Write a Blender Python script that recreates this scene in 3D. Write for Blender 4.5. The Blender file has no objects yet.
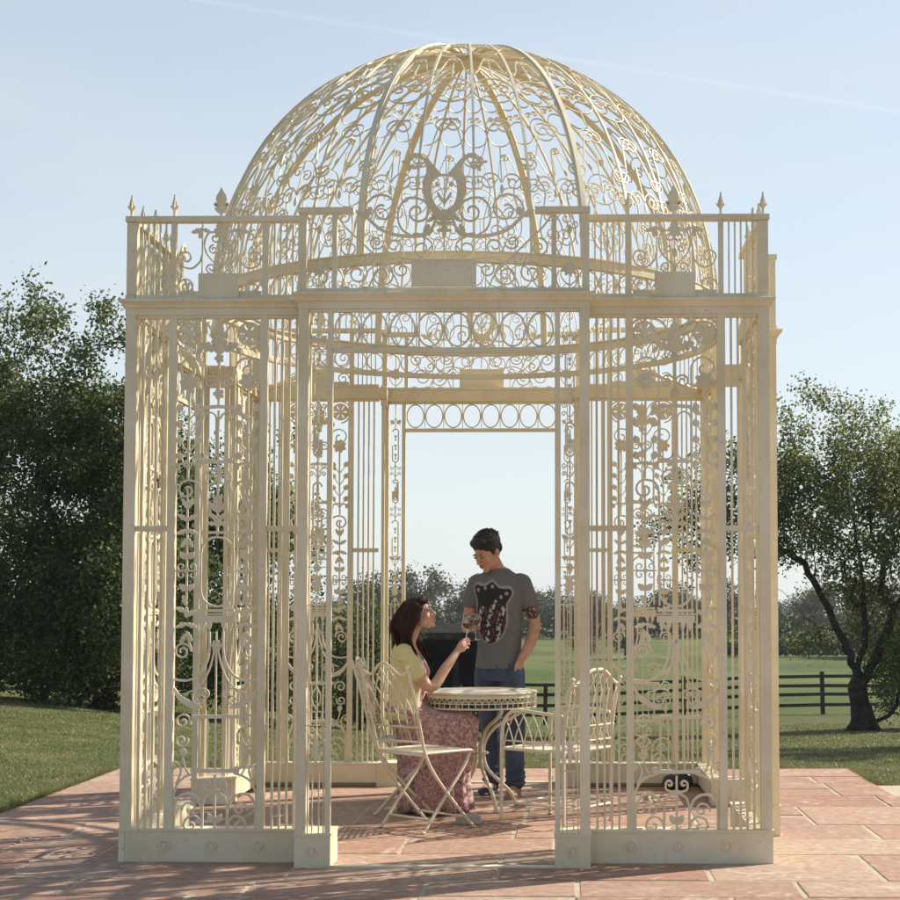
import bpy, math, random
import numpy as np
from mathutils import Vector, Matrix, noise
from mathutils.bvhtree import BVHTree

random.seed(7); np.random.seed(7)
S = bpy.context.scene
COL = S.collection
R = math.radians
pi = math.pi

# ------------------------------------------------------------------ helpers
def link(o, parent=None):
    COL.objects.link(o)
    if parent is not None: o.parent = parent
    return o

def tag(o, label=None, cat=None, group=None, kind=None):
    if label: o['label'] = label
    if cat: o['category'] = cat
    if group: o['group'] = group
    if kind: o['kind'] = kind
    return o

def empty(name, loc=(0, 0, 0), rz=0):
    o = bpy.data.objects.new(name, None); o.empty_display_size = .1
    o.location = loc; o.rotation_euler = (0, 0, rz)
    return link(o)

class MB:
    """collects simple shapes into one mesh"""
    def __init__(s, k=1.0): s.v = []; s.f = []; s.mi = []; s.cur = 0; s.k = k
    def add(s, vs, fs):
        b = len(s.v); s.v.extend(tuple(p) for p in vs)
        for f in fs: s.f.append(tuple(i + b for i in f)); s.mi.append(s.cur)
    def box(s, x0, x1, y0, y1, z0, z1):
        s.add([(x0,y0,z0),(x1,y0,z0),(x1,y1,z0),(x0,y1,z0),(x0,y0,z1),(x1,y0,z1),(x1,y1,z1),(x0,y1,z1)],
              [(0,3,2,1),(4,5,6,7),(0,1,5,4),(1,2,6,5),(2,3,7,6),(3,0,4,7)])
    def strip(s, pts, t=.008, d=.012, y=0.0, taper=None, closed=False):
        """flat bar following a curve in the u,v plane"""
        P = [Vector((p[0], p[1])) for p in pts]; n = len(P)
        if n < 2: return
        jt = (len(s.v)*.618034) % 1-.5; y += jt*.0024; d *= 1+.06*jt; t *= (1+.04*jt)*s.k
        vs = []
        for i in range(n):
            if closed: a, b = P[i-1], P[(i+1) % n]
            else: a, b = P[max(i-1, 0)], P[min(i+1, n-1)]
            T = b - a
            T = T.normalized() if T.length > 1e-9 else Vector((1, 0))
            N = Vector((-T.y, T.x)); h = t/2 * (taper[i] if taper else 1)
            for sx, sy in ((-1,-1),(1,-1),(1,1),(-1,1)):
                q = P[i] + N*h*sx; vs.append((q.x, y + sy*d/2, q.y))
        fs = []
        m = n if closed else n-1
        for i in range(m):
            a = i*4; b = ((i+1) % n)*4
            for k in range(4): fs.append((a+k, a+(k+1) % 4, b+(k+1) % 4, b+k))
        if not closed: fs += [(3,2,1,0), (n*4-4, n*4-3, n*4-2, n*4-1)]
        s.add(vs, fs)
    def tube(s, pts, r=.008, n=6, closed=False):
        P = [Vector(p) for p in pts]; L = len(P)
        rr = r if isinstance(r, (list, tuple)) else [r]*L
        vs = []; up = None
        for i in range(L):
            if closed: T = P[(i+1) % L] - P[i-1]
            else: T = P[min(i+1, L-1)] - P[max(i-1, 0)]
            T = T.normalized() if T.length > 1e-9 else Vector((0,0,1))
            if up is None: up = Vector((0,0,1)) if abs(T.z) < .9 else Vector((1,0,0))
            B = T.cross(up)
            B = B.normalized() if B.length > 1e-6 else T.orthogonal().normalized()
            up = B.cross(T).normalized()
            for k in range(n):
                a = 2*pi*k/n
                vs.append(P[i] + (B*math.cos(a) + up*math.sin(a))*rr[i])
        fs = []
        for i in range(L if closed else L-1):
            a = i*n; b = ((i+1) % L)*n
            for k in range(n): fs.append((a+k, a+(k+1) % n, b+(k+1) % n, b+k))
        if not closed: fs += [tuple(range(n-1, -1, -1)), tuple((L-1)*n+k for k in range(n))]
        s.add(vs, fs)
    def plate(s, pts, y0=-.004, y1=.004, bulge=.004):
        """extruded outline in the u,v plane, both faces raised to a middle point"""
        jt = ((len(s.v)*.618034) % 1-.5)*.002; y0 += jt; y1 += jt; n = len(pts); cu = sum(p[0] for p in pts)/n; cv = sum(p[1] for p in pts)/n
        vs = [(p[0], y0, p[1]) for p in pts] + [(p[0], y1, p[1]) for p in pts] + [(cu, y0-bulge, cv), (cu, y1+bulge, cv)]
        fs = []
        for i in range(n):
            j = (i+1) % n
            fs += [(i, j, 2*n), (n+j, n+i, 2*n+1), (j, i, n+i, n+j)]
        s.add(vs, fs)
    def ell(s, c, r, rot=None, nu=14, nv=9):
        vs = []; fs = []
        M = rot if rot is not None else Matrix.Identity(3)
        for j in range(1, nv):
            th = pi*j/nv
            for i in range(nu):
                ph = 2*pi*i/nu
                p = M @ Vector((r[0]*math.sin(th)*math.cos(ph), r[1]*math.sin(th)*math.sin(ph), r[2]*math.cos(th)))
                vs.append(Vector(c)+p)
        vs += [Vector(c)+M @ Vector((0,0,r[2])), Vector(c)+M @ Vector((0,0,-r[2]))]
        for j in range(nv-2):
            for i in range(nu):
                a = j*nu+i; b = j*nu+(i+1) % nu
                fs.append((a, a+nu, b+nu, b))
        t = (nv-1)*nu
        for i in range(nu):
            fs.append((t, i, (i+1) % nu)); fs.append((t+1, (nv-2)*nu+(i+1) % nu, (nv-2)*nu+i))
        s.add(vs, fs)
    def disc(s, c, r, h, axis='z', n=28, prof=None):
        """lathe: prof = list of (radius, height)"""
        prof = prof or [(0, 0), (r, 0), (r, h), (0, h)]
        vs = []; fs = []
        for (rr, hh) in prof:
            for i in range(n):
                a = 2*pi*i/n; p = (rr*math.cos(a), rr*math.sin(a), hh)
                if axis == 'y': p = (p[0], hh, p[1])
                vs.append((c[0]+p[0], c[1]+p[1], c[2]+p[2]))
        for j in range(len(prof)-1):
            for i in range(n):
                k = (i+1) % n
                fs.append((j*n+i, j*n+k, (j+1)*n+k, (j+1)*n+i))
        s.add(vs, fs)
    def ring_loft(s, rings, n=20, cap=True):
        """rings: (cx,cy,cz,a,b[,yaw]) horizontal ellipses"""
        vs = []; fs = []
        for rg in rings:
            cx, cy, cz, a, b = rg[:5]; yw = rg[5] if len(rg) > 5 else 0
            for i in range(n):
                t = 2*pi*i/n; x = a*math.cos(t); y = b*math.sin(t)
                vs.append((cx + x*math.cos(yw)-y*math.sin(yw), cy + x*math.sin(yw)+y*math.cos(yw), cz))
        for j in range(len(rings)-1):
            for i in range(n):
                k = (i+1) % n; fs.append((j*n+i, j*n+k, (j+1)*n+k, (j+1)*n+i))
        if cap: fs += [tuple(range(n-1,-1,-1)), tuple((len(rings)-1)*n+i for i in range(n))]
        s.add(vs, fs)
    def xf(s, fn):
        s.v = [tuple(fn(*p)) for p in s.v]; return s
    def merge(s, o, fn=None):
        s.add([tuple(fn(*p)) for p in o.v] if fn else o.v, o.f)
    def build(s, name, mat, parent=None, smooth=False, bevel=0):
        me = bpy.data.meshes.new(name); me.from_pydata(s.v, [], s.f)
        mats = mat if isinstance(mat, (list, tuple)) else [mat]
        for m in mats: me.materials.append(m)
        if len(mats) > 1: me.polygons.foreach_set('material_index', s.mi)
        if smooth: me.polygons.foreach_set('use_smooth', [True]*len(me.polygons))
        me.update()
        o = bpy.data.objects.new(name, me); link(o, parent)
        if bevel:
            b = o.modifiers.new('bevel', 'BEVEL'); b.width = bevel; b.segments = 2; b.limit_method = 'ANGLE'
        return o

def copy_tree(o, parent=None):
    c = o.copy(); COL.objects.link(c)
    if parent is not None: c.parent = parent
    for ch in list(o.children): copy_tree(ch, c)
    return c

# --- curve pieces in the u,v plane
def spiral(cu, cv, r, turns=1.5, a0=0, sense=1, rend=.22, seg=13):
    n = max(4, int(abs(turns)*seg)); out = []
    for i in range(n+1):
        t = i/n; rr = r*((1-t)+rend*t); a = a0 + sense*2*pi*turns*t
        out.append((cu+rr*math.cos(a), cv+rr*math.sin(a)))
    return out
def curl(u, v, ang, r, sense=1, turns=1.4, rend=.2, seg=13):
    cu = u - sense*r*math.sin(ang); cv = v + sense*r*math.cos(ang)
    return spiral(cu, cv, r, turns, math.atan2(v-cv, u-cu), sense, rend, seg)
def bez(p0, p1, p2, n=10):
    return [((1-t)**2*p0[0]+2*t*(1-t)*p1[0]+t*t*p2[0], (1-t)**2*p0[1]+2*t*(1-t)*p1[1]+t*t*p2[1]) for t in [i/n for i in range(n+1)]]
def cr(pts, n=6, closed=False):
    """Catmull-Rom through any-dimensional points"""
    P = [tuple(p) for p in pts]; out = []; L = len(P)
    for i in range(L if closed else L-1):
        if closed: a, b, c, d = P[i-1], P[i], P[(i+1) % L], P[(i+2) % L]
        else: a, b, c, d = P[max(i-1,0)], P[i], P[i+1], P[min(i+2, L-1)]
        for k in range(n):
            t = k/n
            out.append(tuple(.5*(2*b[j]+(c[j]-a[j])*t+(2*a[j]-5*b[j]+4*c[j]-d[j])*t*t+(3*b[j]-a[j]-3*c[j]+d[j])*t**3) for j in range(len(b))))
    if not closed: out.append(P[-1])
    return out
def scroll(p0, p1, bulge, r0, r1, s_shape=False, turns=1.4, seg=13):
    """C or S scroll bar with a curl at both ends"""
    dx, dy = p1[0]-p0[0], p1[1]-p0[1]; L = math.hypot(dx, dy); nx, ny = -dy/L, dx/L
    sg = 1 if bulge >= 0 else -1
    if not s_shape:
        m = ((p0[0]+p1[0])/2+nx*bulge*2, (p0[1]+p1[1])/2+ny*bulge*2)
        mid = bez(p0, m, p1); s0, s1 = sg, -sg
    else:
        q0 = (p0[0]+dx*.3+nx*bulge*1.6, p0[1]+dy*.3+ny*bulge*1.6); q1 = (p1[0]-dx*.3-nx*bulge*1.6, p1[1]-dy*.3-ny*bulge*1.6)
        mid = [tuple((1-t)**3*p0[j]+3*t*(1-t)**2*q0[j]+3*t*t*(1-t)*q1[j]+t**3*p1[j] for j in (0,1)) for t in [i/12 for i in range(13)]]
        s0, s1 = sg, sg
    a1 = math.atan2(mid[-1][1]-mid[-2][1], mid[-1][0]-mid[-2][0]); a0 = math.atan2(mid[0][1]-mid[1][1], mid[0][0]-mid[1][0])
    A = curl(p0[0], p0[1], a0, r0, s0, turns, seg=seg) if r0 else []
    B = curl(p1[0], p1[1], a1, r1, s1, turns, seg=seg) if r1 else []
    return A[::-1][:-1] + mid + B[1:] if A else mid + B[1:]
def leafpts(u, v, ang, L, W, n=6):
    out = []
    for sgn in (1, -1):
        rng = range(n+1) if sgn == 1 else range(n-1, 0, -1)
        for i in rng:
            t = i/n; w = W/2*math.sin(pi*t**.8)**.8*sgn if 0 < t < 1 else 0
            out.append((u+L*t*math.cos(ang)-w*math.sin(ang), v+L*t*math.sin(ang)+w*math.cos(ang)))
    return out
def acanthus(u, v, ang, L, W, lobes=4):
    side = []
    N = lobes*4
    for i in range(N+1):
        t = i/N; ph = (t*lobes) % 1
        w = W/2*(math.sin(pi*min(1, t*.93+.07))**.7)*(.55+.45*math.sin(pi*ph)**.6)
        side.append((L*t, w))
    pts = side + [(a, -b) for a, b in side[::-1]]
    return [(u+a*math.cos(ang)-b*math.sin(ang), v+a*math.sin(ang)+b*math.cos(ang)) for a, b in pts]
def flower(mb, u, v, r, petals=6, ph=0):
    n = petals*6
    mb.plate([(u+r*(.68+.32*abs(math.cos(petals*(2*pi*i/n+ph)/2)))*math.cos(2*pi*i/n), v+r*(.68+.32*abs(math.cos(petals*(2*pi*i/n+ph)/2)))*math.sin(2*pi*i/n)) for i in range(n)], bulge=.003)
    mb.plate([(u+r*.55*math.cos(a*pi/5+.3), v+r*.55*math.sin(a*pi/5+.3)) for a in range(10)], -.011, .011, .002)
    mb.plate([(u+r*.28*math.cos(a*pi/4), v+r*.28*math.sin(a*pi/4)) for a in range(8)], -.017, .017, .005)
def pinwheel(mb, u, v, r, k=6):
    for j in range(k):
        a0 = 2*pi*j/k+.07; a1 = 2*pi*(j+1)/k-.07
        pts = [(u+r*.12*math.cos((a0+a1)/2), v+r*.12*math.sin((a0+a1)/2))]
        pts += [(u+r*math.cos(a0+(a1-a0)*i/6), v+r*math.sin(a0+(a1-a0)*i/6)) for i in range(7)]
        mb.plate(pts, bulge=.005)
    mb.plate([(u+r*.36*math.cos(a*pi/6), v+r*.36*math.sin(a*pi/6)) for a in range(12)], -.007, .007, .003); mb.strip(circ(u, v, r*.96, 26), r*.16, .008, 0, None, True)
def stadium(u0, u1, v0, v1, n=8):
    r = (u1-u0)/2; cu = (u0+u1)/2; out = []
    for i in range(n+1): a = pi*i/n; out.append((cu+r*math.cos(a), v1-r+r*math.sin(a)))
    for i in range(n+1): a = pi+pi*i/n; out.append((cu+r*math.cos(a), v0+r+r*math.sin(a)))
    return out
def circ(u, v, r, n=18, ry=None): return [(u+r*math.cos(2*pi*i/n), v+(ry or r)*math.sin(2*pi*i/n)) for i in range(n)]

# ------------------------------------------------------------------ materials
def mat(name, base, rough=.5, var=.0, vscale=8, bump=0, bscale=60, metal=0, spec=.5, c2=None, transl=0, noise_detail=5):
    m = bpy.data.materials.new(name); m.use_nodes = True
    nt = m.node_tree; N = nt.nodes; Lk = nt.links; b = N['Principled BSDF']
    b.inputs['Roughness'].default_value = rough; b.inputs['Metallic'].default_value = metal
    b.inputs['Specular IOR Level'].default_value = spec
    b.inputs['Base Color'].default_value = (*base, 1)
    tc = N.new('ShaderNodeTexCoord')
    if var or c2:
        nz = N.new('ShaderNodeTexNoise'); nz.inputs['Scale'].default_value = vscale; nz.inputs['Detail'].default_value = noise_detail
        Lk.new(tc.outputs['Object'], nz.inputs['Vector'])
        rp = N.new('ShaderNodeValToRGB'); rp.color_ramp.elements[0].position = .35; rp.color_ramp.elements[1].position = .68
        d = c2 if c2 else tuple(c*(1-var) for c in base)
        rp.color_ramp.elements[0].color = (*d, 1); rp.color_ramp.elements[1].color = (*base, 1)
        Lk.new(nz.outputs['Fac'], rp.inputs['Fac']); Lk.new(rp.outputs['Color'], b.inputs['Base Color'])
    if bump:
        nb = N.new('ShaderNodeTexNoise'); nb.inputs['Scale'].default_value = bscale; nb.inputs['Detail'].default_value = 4
        Lk.new(tc.outputs['Object'], nb.inputs['Vector'])
        bp = N.new('ShaderNodeBump'); bp.inputs['Strength'].default_value = bump; bp.inputs['Distance'].default_value = .01
        Lk.new(nb.outputs['Fac'], bp.inputs['Height']); Lk.new(bp.outputs['Normal'], b.inputs['Normal'])
    return m

def foliage_mat(name, cols, transl=.35, rough=.5):
    m = bpy.data.materials.new(name); m.use_nodes = True
    nt = m.node_tree; N = nt.nodes; Lk = nt.links; b = N['Principled BSDF']; out = N['Material Output']
    g = N.new('ShaderNodeNewGeometry'); rp = N.new('ShaderNodeValToRGB'); rp.color_ramp.interpolation = 'LINEAR'
    el = rp.color_ramp.elements
    for i, c in enumerate(cols):
        e = el[i] if i < 2 else el.new(.5)
        e.color = (*c, 1)
    for i, e in enumerate(el): e.position = i/(len(cols)-1)
    for i, c in enumerate(cols): el[i].color = (*c, 1)
    Lk.new(g.outputs['Random Per Island'], rp.inputs['Fac'])
    Lk.new(rp.outputs['Color'], b.inputs['Base Color']); b.inputs['Roughness'].default_value = rough
    b.inputs['Specular IOR Level'].default_value = .3
    tr = N.new('ShaderNodeBsdfTranslucent'); mx = N.new('ShaderNodeMixShader'); mx.inputs['Fac'].default_value = transl
    hs = N.new('ShaderNodeHueSaturation'); hs.inputs['Value'].default_value = 1.25; hs.inputs['Hue'].default_value = .48
    Lk.new(rp.outputs['Color'], hs.inputs['Color']); Lk.new(hs.outputs['Color'], tr.inputs['Color'])
    Lk.new(b.outputs['BSDF'], mx.inputs[1]); Lk.new(tr.outputs['BSDF'], mx.inputs[2]); Lk.new(mx.outputs['Shader'], out.inputs['Surface'])
    return m

M = {}
def paint_mat(name, base, worn):
    m = mat(name, base, .48, spec=.4); nt = m.node_tree; N = nt.nodes; Lk = nt.links; b = N['Principled BSDF']
    tc = N.new('ShaderNodeTexCoord')
    n1 = N.new('ShaderNodeTexNoise'); n1.inputs['Scale'].default_value = 2.2; n1.inputs['Detail'].default_value = 8; n1.inputs['Roughness'].default_value = .65
    n2 = N.new('ShaderNodeTexNoise'); n2.inputs['Scale'].default_value = 45; n2.inputs['Detail'].default_value = 3
    r1 = N.new('ShaderNodeValToRGB'); r1.color_ramp.elements[0].position = .35; r1.color_ramp.elements[1].position = .62
    r1.color_ramp.elements[0].color = (*[c*k for c, k in zip(base, (.84,.80,.72))], 1); r1.color_ramp.elements[1].color = (*base, 1)
    r2 = N.new('ShaderNodeValToRGB'); r2.color_ramp.elements[0].position = .66; r2.color_ramp.elements[1].position = .80
    r2.color_ramp.elements[0].color = (0,0,0,1); r2.color_ramp.elements[1].color = (.8,.8,.8,1)
    mx = N.new('ShaderNodeMix'); mx.data_type = 'RGBA'; mx.inputs['B'].default_value = (*worn, 1)
    for n in (n1, n2): Lk.new(tc.outputs['Object'], n.inputs['Vector'])
    Lk.new(n1.outputs['Fac'], r1.inputs['Fac']); Lk.new(n2.outputs['Fac'], r2.inputs['Fac'])
    Lk.new(r2.outputs['Color'], mx.inputs['Factor']); Lk.new(r1.outputs['Color'], mx.inputs['A']); Lk.new(mx.outputs['Result'], b.inputs['Base Color'])
    n3 = N.new('ShaderNodeTexNoise'); n3.inputs['Scale'].default_value = 1.0; n3.inputs['Detail'].default_value = 7; n3.inputs['Roughness'].default_value = .7
    mp = N.new('ShaderNodeMapping'); mp.inputs['Scale'].default_value = (28, 28, 3.2); Lk.new(tc.outputs['Object'], mp.inputs['Vector']); Lk.new(mp.outputs[0], n3.inputs['Vector'])
    r3 = N.new('ShaderNodeValToRGB'); r3.color_ramp.elements[0].position = .58; r3.color_ramp.elements[1].position = .74; r3.color_ramp.elements[0].color = (0,0,0,1); r3.color_ramp.elements[1].color = (.55,.55,.55,1); Lk.new(n3.outputs['Fac'], r3.inputs['Fac'])
    m3 = N.new('ShaderNodeMix'); m3.data_type = 'RGBA'; m3.inputs['B'].default_value = (base[0]*.66, base[1]*.60, base[2]*.52, 1)
    Lk.new(r3.outputs['Color'], m3.inputs['Factor']); Lk.new(mx.outputs['Result'], m3.inputs['A']); Lk.new(m3.outputs['Result'], b.inputs['Base Color'])
    bp = N.new('ShaderNodeBump'); bp.inputs['Strength'].default_value = .12; bp.inputs['Distance'].default_value = .004
    Lk.new(n2.outputs['Fac'], bp.inputs['Height']); Lk.new(bp.outputs['Normal'], b.inputs['Normal'])
    return m
M['cream'] = paint_mat('cream_paint', (.79, .71, .525), (.42, .30, .17))
M['chair'] = paint_mat('furniture_paint', (.74, .68, .54), (.45, .36, .24))
M['bark'] = mat('bark', (.045, .035, .026), .9, c2=(.02, .016, .012), vscale=9, bump=.6, bscale=25)
M['leaf_left'] = foliage_mat('leaf_hawthorn', [(.035,.060,.016), (.078,.115,.032), (.18,.21,.075)], .48)
M['leaf_right'] = foliage_mat('leaf_field_tree', [(.055,.085,.024), (.125,.16,.045), (.25,.27,.10)], .5)
M['leaf_far'] = foliage_mat('leaf_far', [(.05,.062,.028), (.085,.092,.045), (.125,.13,.065)], .25)
M['leaf_hedge'] = foliage_mat('leaf_hedge', [(.02,.032,.014), (.035,.05,.02), (.06,.075,.03)], .2)
M['grassblade'] = foliage_mat('grass_blade', [(.095,.125,.028), (.175,.19,.055), (.31,.27,.13)], .3)
M['fence'] = mat('creosoted_wood', (.060, .050, .040), .85, c2=(.022, .018, .015), vscale=6, bump=.3)
M['shedwall'] = mat('black_boarding', (.030, .027, .024), .85, c2=(.012,.011,.010), vscale=14, bump=.4)
M['shedroof'] = mat('weathered_felt', (.030, .027, .023), .95, spec=.05, c2=(.016, .014, .012), vscale=3)
M['skin'] = mat('skin', (.58, .31, .20), .55, var=.22, vscale=22, bump=.25, bscale=150)
M['skinw'] = mat('skin_fair', (.64, .37, .26), .55, var=.2, vscale=22, bump=.25, bscale=150)
M['hair_man'] = mat('hair_dark', (.012, .008, .006), .55, bump=.6, bscale=90)
M['hair_woman'] = mat('hair_auburn', (.045, .011, .007), .6, spec=.2, c2=(.014, .005, .005), vscale=25, bump=.5, bscale=70)
M['tee'] = mat('grey_jersey', (.165, .158, .162), .9, var=.15, vscale=120, bump=.15, bscale=200)
M['jeans'] = mat('denim', (.022, .034, .065), .85, c2=(.075, .11, .18), vscale=5, bump=.2, bscale=180)
M['cardigan'] = mat('yellow_knit', (.72, .62, .33), .85, var=.08, vscale=30, bump=.3, bscale=220)
M['shoe'] = mat('dark_leather', (.03, .02, .018), .5)
M['sandal'] = mat('tan_leather', (.30, .16, .10), .6)
M['lip'] = mat('lips', (.38, .15, .11), .45)
M['eye_w'] = mat('eye_white', (.6, .58, .55), .3)
M['eye_d'] = mat('eye_dark', (.02, .012, .01), .3)
M['print_dark'] = mat('print_black', (.012, .014, .013), .8)
M['print_white'] = mat('print_white', (.50, .48, .45), .8)
M['print_red'] = mat('print_red', (.16, .03, .035), .8)
M['print_edge'] = mat('print_edge', (.30, .28, .27), .8)
M['ink'] = mat('tattoo_ink', (.035, .03, .035), .6)
M['stone_grey'] = mat('grey_stone', (.46, .45, .42), .8, var=.25, vscale=20, bump=.4)
M['bag'] = mat('black_leather', (.012, .011, .011), .35, bump=.5, bscale=12)
M['mortar'] = mat('pale_mortar', (.50, .42, .31), .9, var=.25, vscale=6, bump=.3)
M['gold'] = mat('ring_metal', (.8, .7, .5), .25, metal=1)

def floral():
    m = mat('floral_cotton', (.35,.15,.16), .8); nt = m.node_tree; N = nt.nodes; Lk = nt.links; b = N['Principled BSDF']
    tc = N.new('ShaderNodeTexCoord'); v = N.new('ShaderNodeTexVoronoi'); v.inputs['Scale'].default_value = 60
    n = N.new('ShaderNodeTexNoise'); n.inputs['Scale'].default_value = 48; n.inputs['Detail'].default_value = 3
    Lk.new(tc.outputs['Object'], v.inputs['Vector']); Lk.new(tc.outputs['Object'], n.inputs['Vector'])
    r1 = N.new('ShaderNodeValToRGB'); e = r1.color_ramp.elements
    e[0].position = .12; e[0].color = (.74, .60, .54, 1); e[1].position = .42; e[1].color = (.50, .27, .26, 1)
    x = e.new(.75); x.color = (.24, .11, .12, 1)
    r2 = N.new('ShaderNodeValToRGB'); r2.color_ramp.elements[0].position = .45; r2.color_ramp.elements[1].position = .62
    r2.color_ramp.elements[0].color = (.32, .15, .15, 1); r2.color_ramp.elements[1].color = (.72, .56, .50, 1)
    mx = N.new('ShaderNodeMix'); mx.data_type = 'RGBA'; mx.inputs['Factor'].default_value = .45
    Lk.new(v.outputs['Distance'], r1.inputs['Fac']); Lk.new(n.outputs['Fac'], r2.inputs['Fac'])
    Lk.new(r1.outputs['Color'], mx.inputs['A']); Lk.new(r2.outputs['Color'], mx.inputs['B']); Lk.new(mx.outputs['Result'], b.inputs['Base Color'])
    return m
M['floral'] = floral()

def glass(name, col, rough=0, ior=1.45):
    m = bpy.data.materials.new(name); m.use_nodes = True; b = m.node_tree.nodes['Principled BSDF']
    b.inputs['Base Color'].default_value = (*col, 1); b.inputs['Roughness'].default_value = rough
    b.inputs['Transmission Weight'].default_value = 1; b.inputs['IOR'].default_value = ior
    return m
M['glass'] = glass('clear_glass', (1, 1, 1), 0, 1.3)
M['wine'] = mat('red_wine', (.10, .006, .010), .1)

# ------------------------------------------------------------------ camera
cam = bpy.data.cameras.new('camera'); co = bpy.data.objects.new('camera', cam); link(co)
cam.sensor_width = 36; cam.lens = 1540.3/900*36
cam.shift_x = (450-537.9)/900; cam.shift_y = (526.9-450)/900
co.location = (.6098, -9.7498, 1.348); co.rotation_euler = (pi/2+.0491, 0, .0157)
cam.clip_end = 5000; cam.clip_start = .1
S.camera = co

# ------------------------------------------------------------------ light
HAZE = .0004
SUN_AZ = R(62)      # measured from +y (behind the scene) towards +x
SUN_EL = R(40)
W = bpy.data.worlds.new('World'); S.world = W; W.use_nodes = True
nt = W.node_tree; N = nt.nodes; Lk = nt.links; bg = N['Background']
sky = N.new('ShaderNodeTexSky'); sky.sky_type = 'NISHITA'; sky.sun_disc = False
sky.sun_elevation = SUN_EL; sky.sun_rotation = SUN_AZ
sky.air_density = 1.0; sky.dust_density = .6; sky.ozone_density = 1.0
Lk.new(sky.outputs['Color'], bg.inputs['Color']); bg.inputs['Strength'].default_value = .12
# thin old contrail across the upper right of the sky
d1 = Vector((0.0 + -.018, 1, .362)).normalized(); d2 = Vector((.25, 1, .317)).normalized()
nn = d1.cross(d2).normalized()
tc = N.new('ShaderNodeTexCoord'); dp = N.new('ShaderNodeVectorMath'); dp.operation = 'DOT_PRODUCT'; dp.inputs[1].default_value = nn
Lk.new(tc.outputs['Generated'], dp.inputs[0])
ab = N.new('ShaderNodeMath'); ab.operation = 'ABSOLUTE'; Lk.new(dp.outputs['Value'], ab.inputs[0])
mr = N.new('ShaderNodeMapRange'); mr.inputs['From Min'].default_value = .0; mr.inputs['From Max'].default_value = .0022
mr.inputs['To Min'].default_value = 1; mr.inputs['To Max'].default_value = 0; Lk.new(ab.outputs[0], mr.inputs['Value'])
nz = N.new('ShaderNodeTexNoise'); nz.inputs['Scale'].default_value = 30; Lk.new(tc.outputs['Generated'], nz.inputs['Vector'])
mm = N.new('ShaderNodeMath'); mm.operation = 'MULTIPLY'; Lk.new(mr.outputs[0], mm.inputs[0]); Lk.new(nz.outputs['Fac'], mm.inputs[1])
m2 = N.new('ShaderNodeMath'); m2.operation = 'MULTIPLY'; Lk.new(mm.outputs[0], m2.inputs[0]); m2.inputs[1].default_value = .16
mx = N.new('ShaderNodeMix'); mx.data_type = 'RGBA'; mx.inputs['B'].default_value = (7, 7.4, 7.8, 1)
hs = N.new('ShaderNodeSeparateXYZ'); Lk.new(tc.outputs['Generated'], hs.inputs[0])
hm = N.new('ShaderNodeMapRange'); hm.inputs['From Min'].default_value = 0; hm.inputs['From Max'].default_value = .55; hm.inputs['To Min'].default_value = .92; hm.inputs['To Max'].default_value = .50
Lk.new(hs.outputs['Z'], hm.inputs['Value'])
hx = N.new('ShaderNodeMix'); hx.data_type = 'RGBA'; hx.inputs['B'].default_value = (4.7, 4.95, 5.1, 1)      # thin high haze whitening the sky
da = N.new('ShaderNodeVectorMath'); da.operation = 'DOT_PRODUCT'; da.inputs[1].default_value = (.25, .97, 0); Lk.new(tc.outputs['Generated'], da.inputs[0])
ma = N.new('ShaderNodeMapRange'); ma.inputs['From Min'].default_value = -1; ma.inputs['From Max'].default_value = .9; ma.inputs['To Min'].default_value = .45; ma.inputs['To Max'].default_value = 1.0; Lk.new(da.outputs['Value'], ma.inputs['Value'])
mz = N.new('ShaderNodeMapRange'); mz.inputs['From Min'].default_value = .35; mz.inputs['From Max'].default_value = 1; mz.inputs['To Min'].default_value = 1.0; mz.inputs['To Max'].default_value = .6; Lk.new(hs.outputs['Z'], mz.inputs['Value'])
mq = N.new('ShaderNodeMath'); mq.operation = 'MULTIPLY'; Lk.new(ma.outputs[0], mq.inputs[0]); mq.inputs[0].default_value = 1; Lk.new(mz.outputs[0], mq.inputs[1])
hc_ = N.new('ShaderNodeVectorMath'); hc_.operation = 'SCALE'; hc_.inputs[0].default_value = (4.60, 4.98, 5.12); Lk.new(mq.outputs[0], hc_.inputs['Scale']); Lk.new(hc_.outputs[0], hx.inputs['B'])
fm = N.new('ShaderNodeMath'); fm.operation = 'MULTIPLY'; Lk.new(hm.outputs[0], fm.inputs[0]); Lk.new(ma.outputs[0], fm.inputs[1])
nw = N.new('ShaderNodeTexNoise'); nw.inputs['Scale'].default_value = 3.2; nw.inputs['Detail'].default_value = 6; mw = N.new('ShaderNodeMapping'); mw.inputs['Scale'].default_value = (1, 1, 4); Lk.new(tc.outputs['Generated'], mw.inputs['Vector']); Lk.new(mw.outputs[0], nw.inputs['Vector'])
mv = N.new('ShaderNodeMapRange'); mv.inputs['From Min'].default_value = .3; mv.inputs['From Max'].default_value = .7; mv.inputs['To Min'].default_value = .84; mv.inputs['To Max'].default_value = 1.1; Lk.new(nw.outputs['Fac'], mv.inputs['Value'])
fw_ = N.new('ShaderNodeMath'); fw_.operation = 'MULTIPLY'; fw_.use_clamp = True; Lk.new(fm.outputs[0], fw_.inputs[0]); Lk.new(mv.outputs[0], fw_.inputs[1])
Lk.new(fw_.outputs[0], hx.inputs['Factor']); Lk.new(sky.outputs['Color'], hx.inputs['A'])
Lk.new(m2.outputs[0], mx.inputs['Factor']); Lk.new(hx.outputs['Result'], mx.inputs['A']); Lk.new(mx.outputs['Result'], bg.inputs['Color'])

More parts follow.
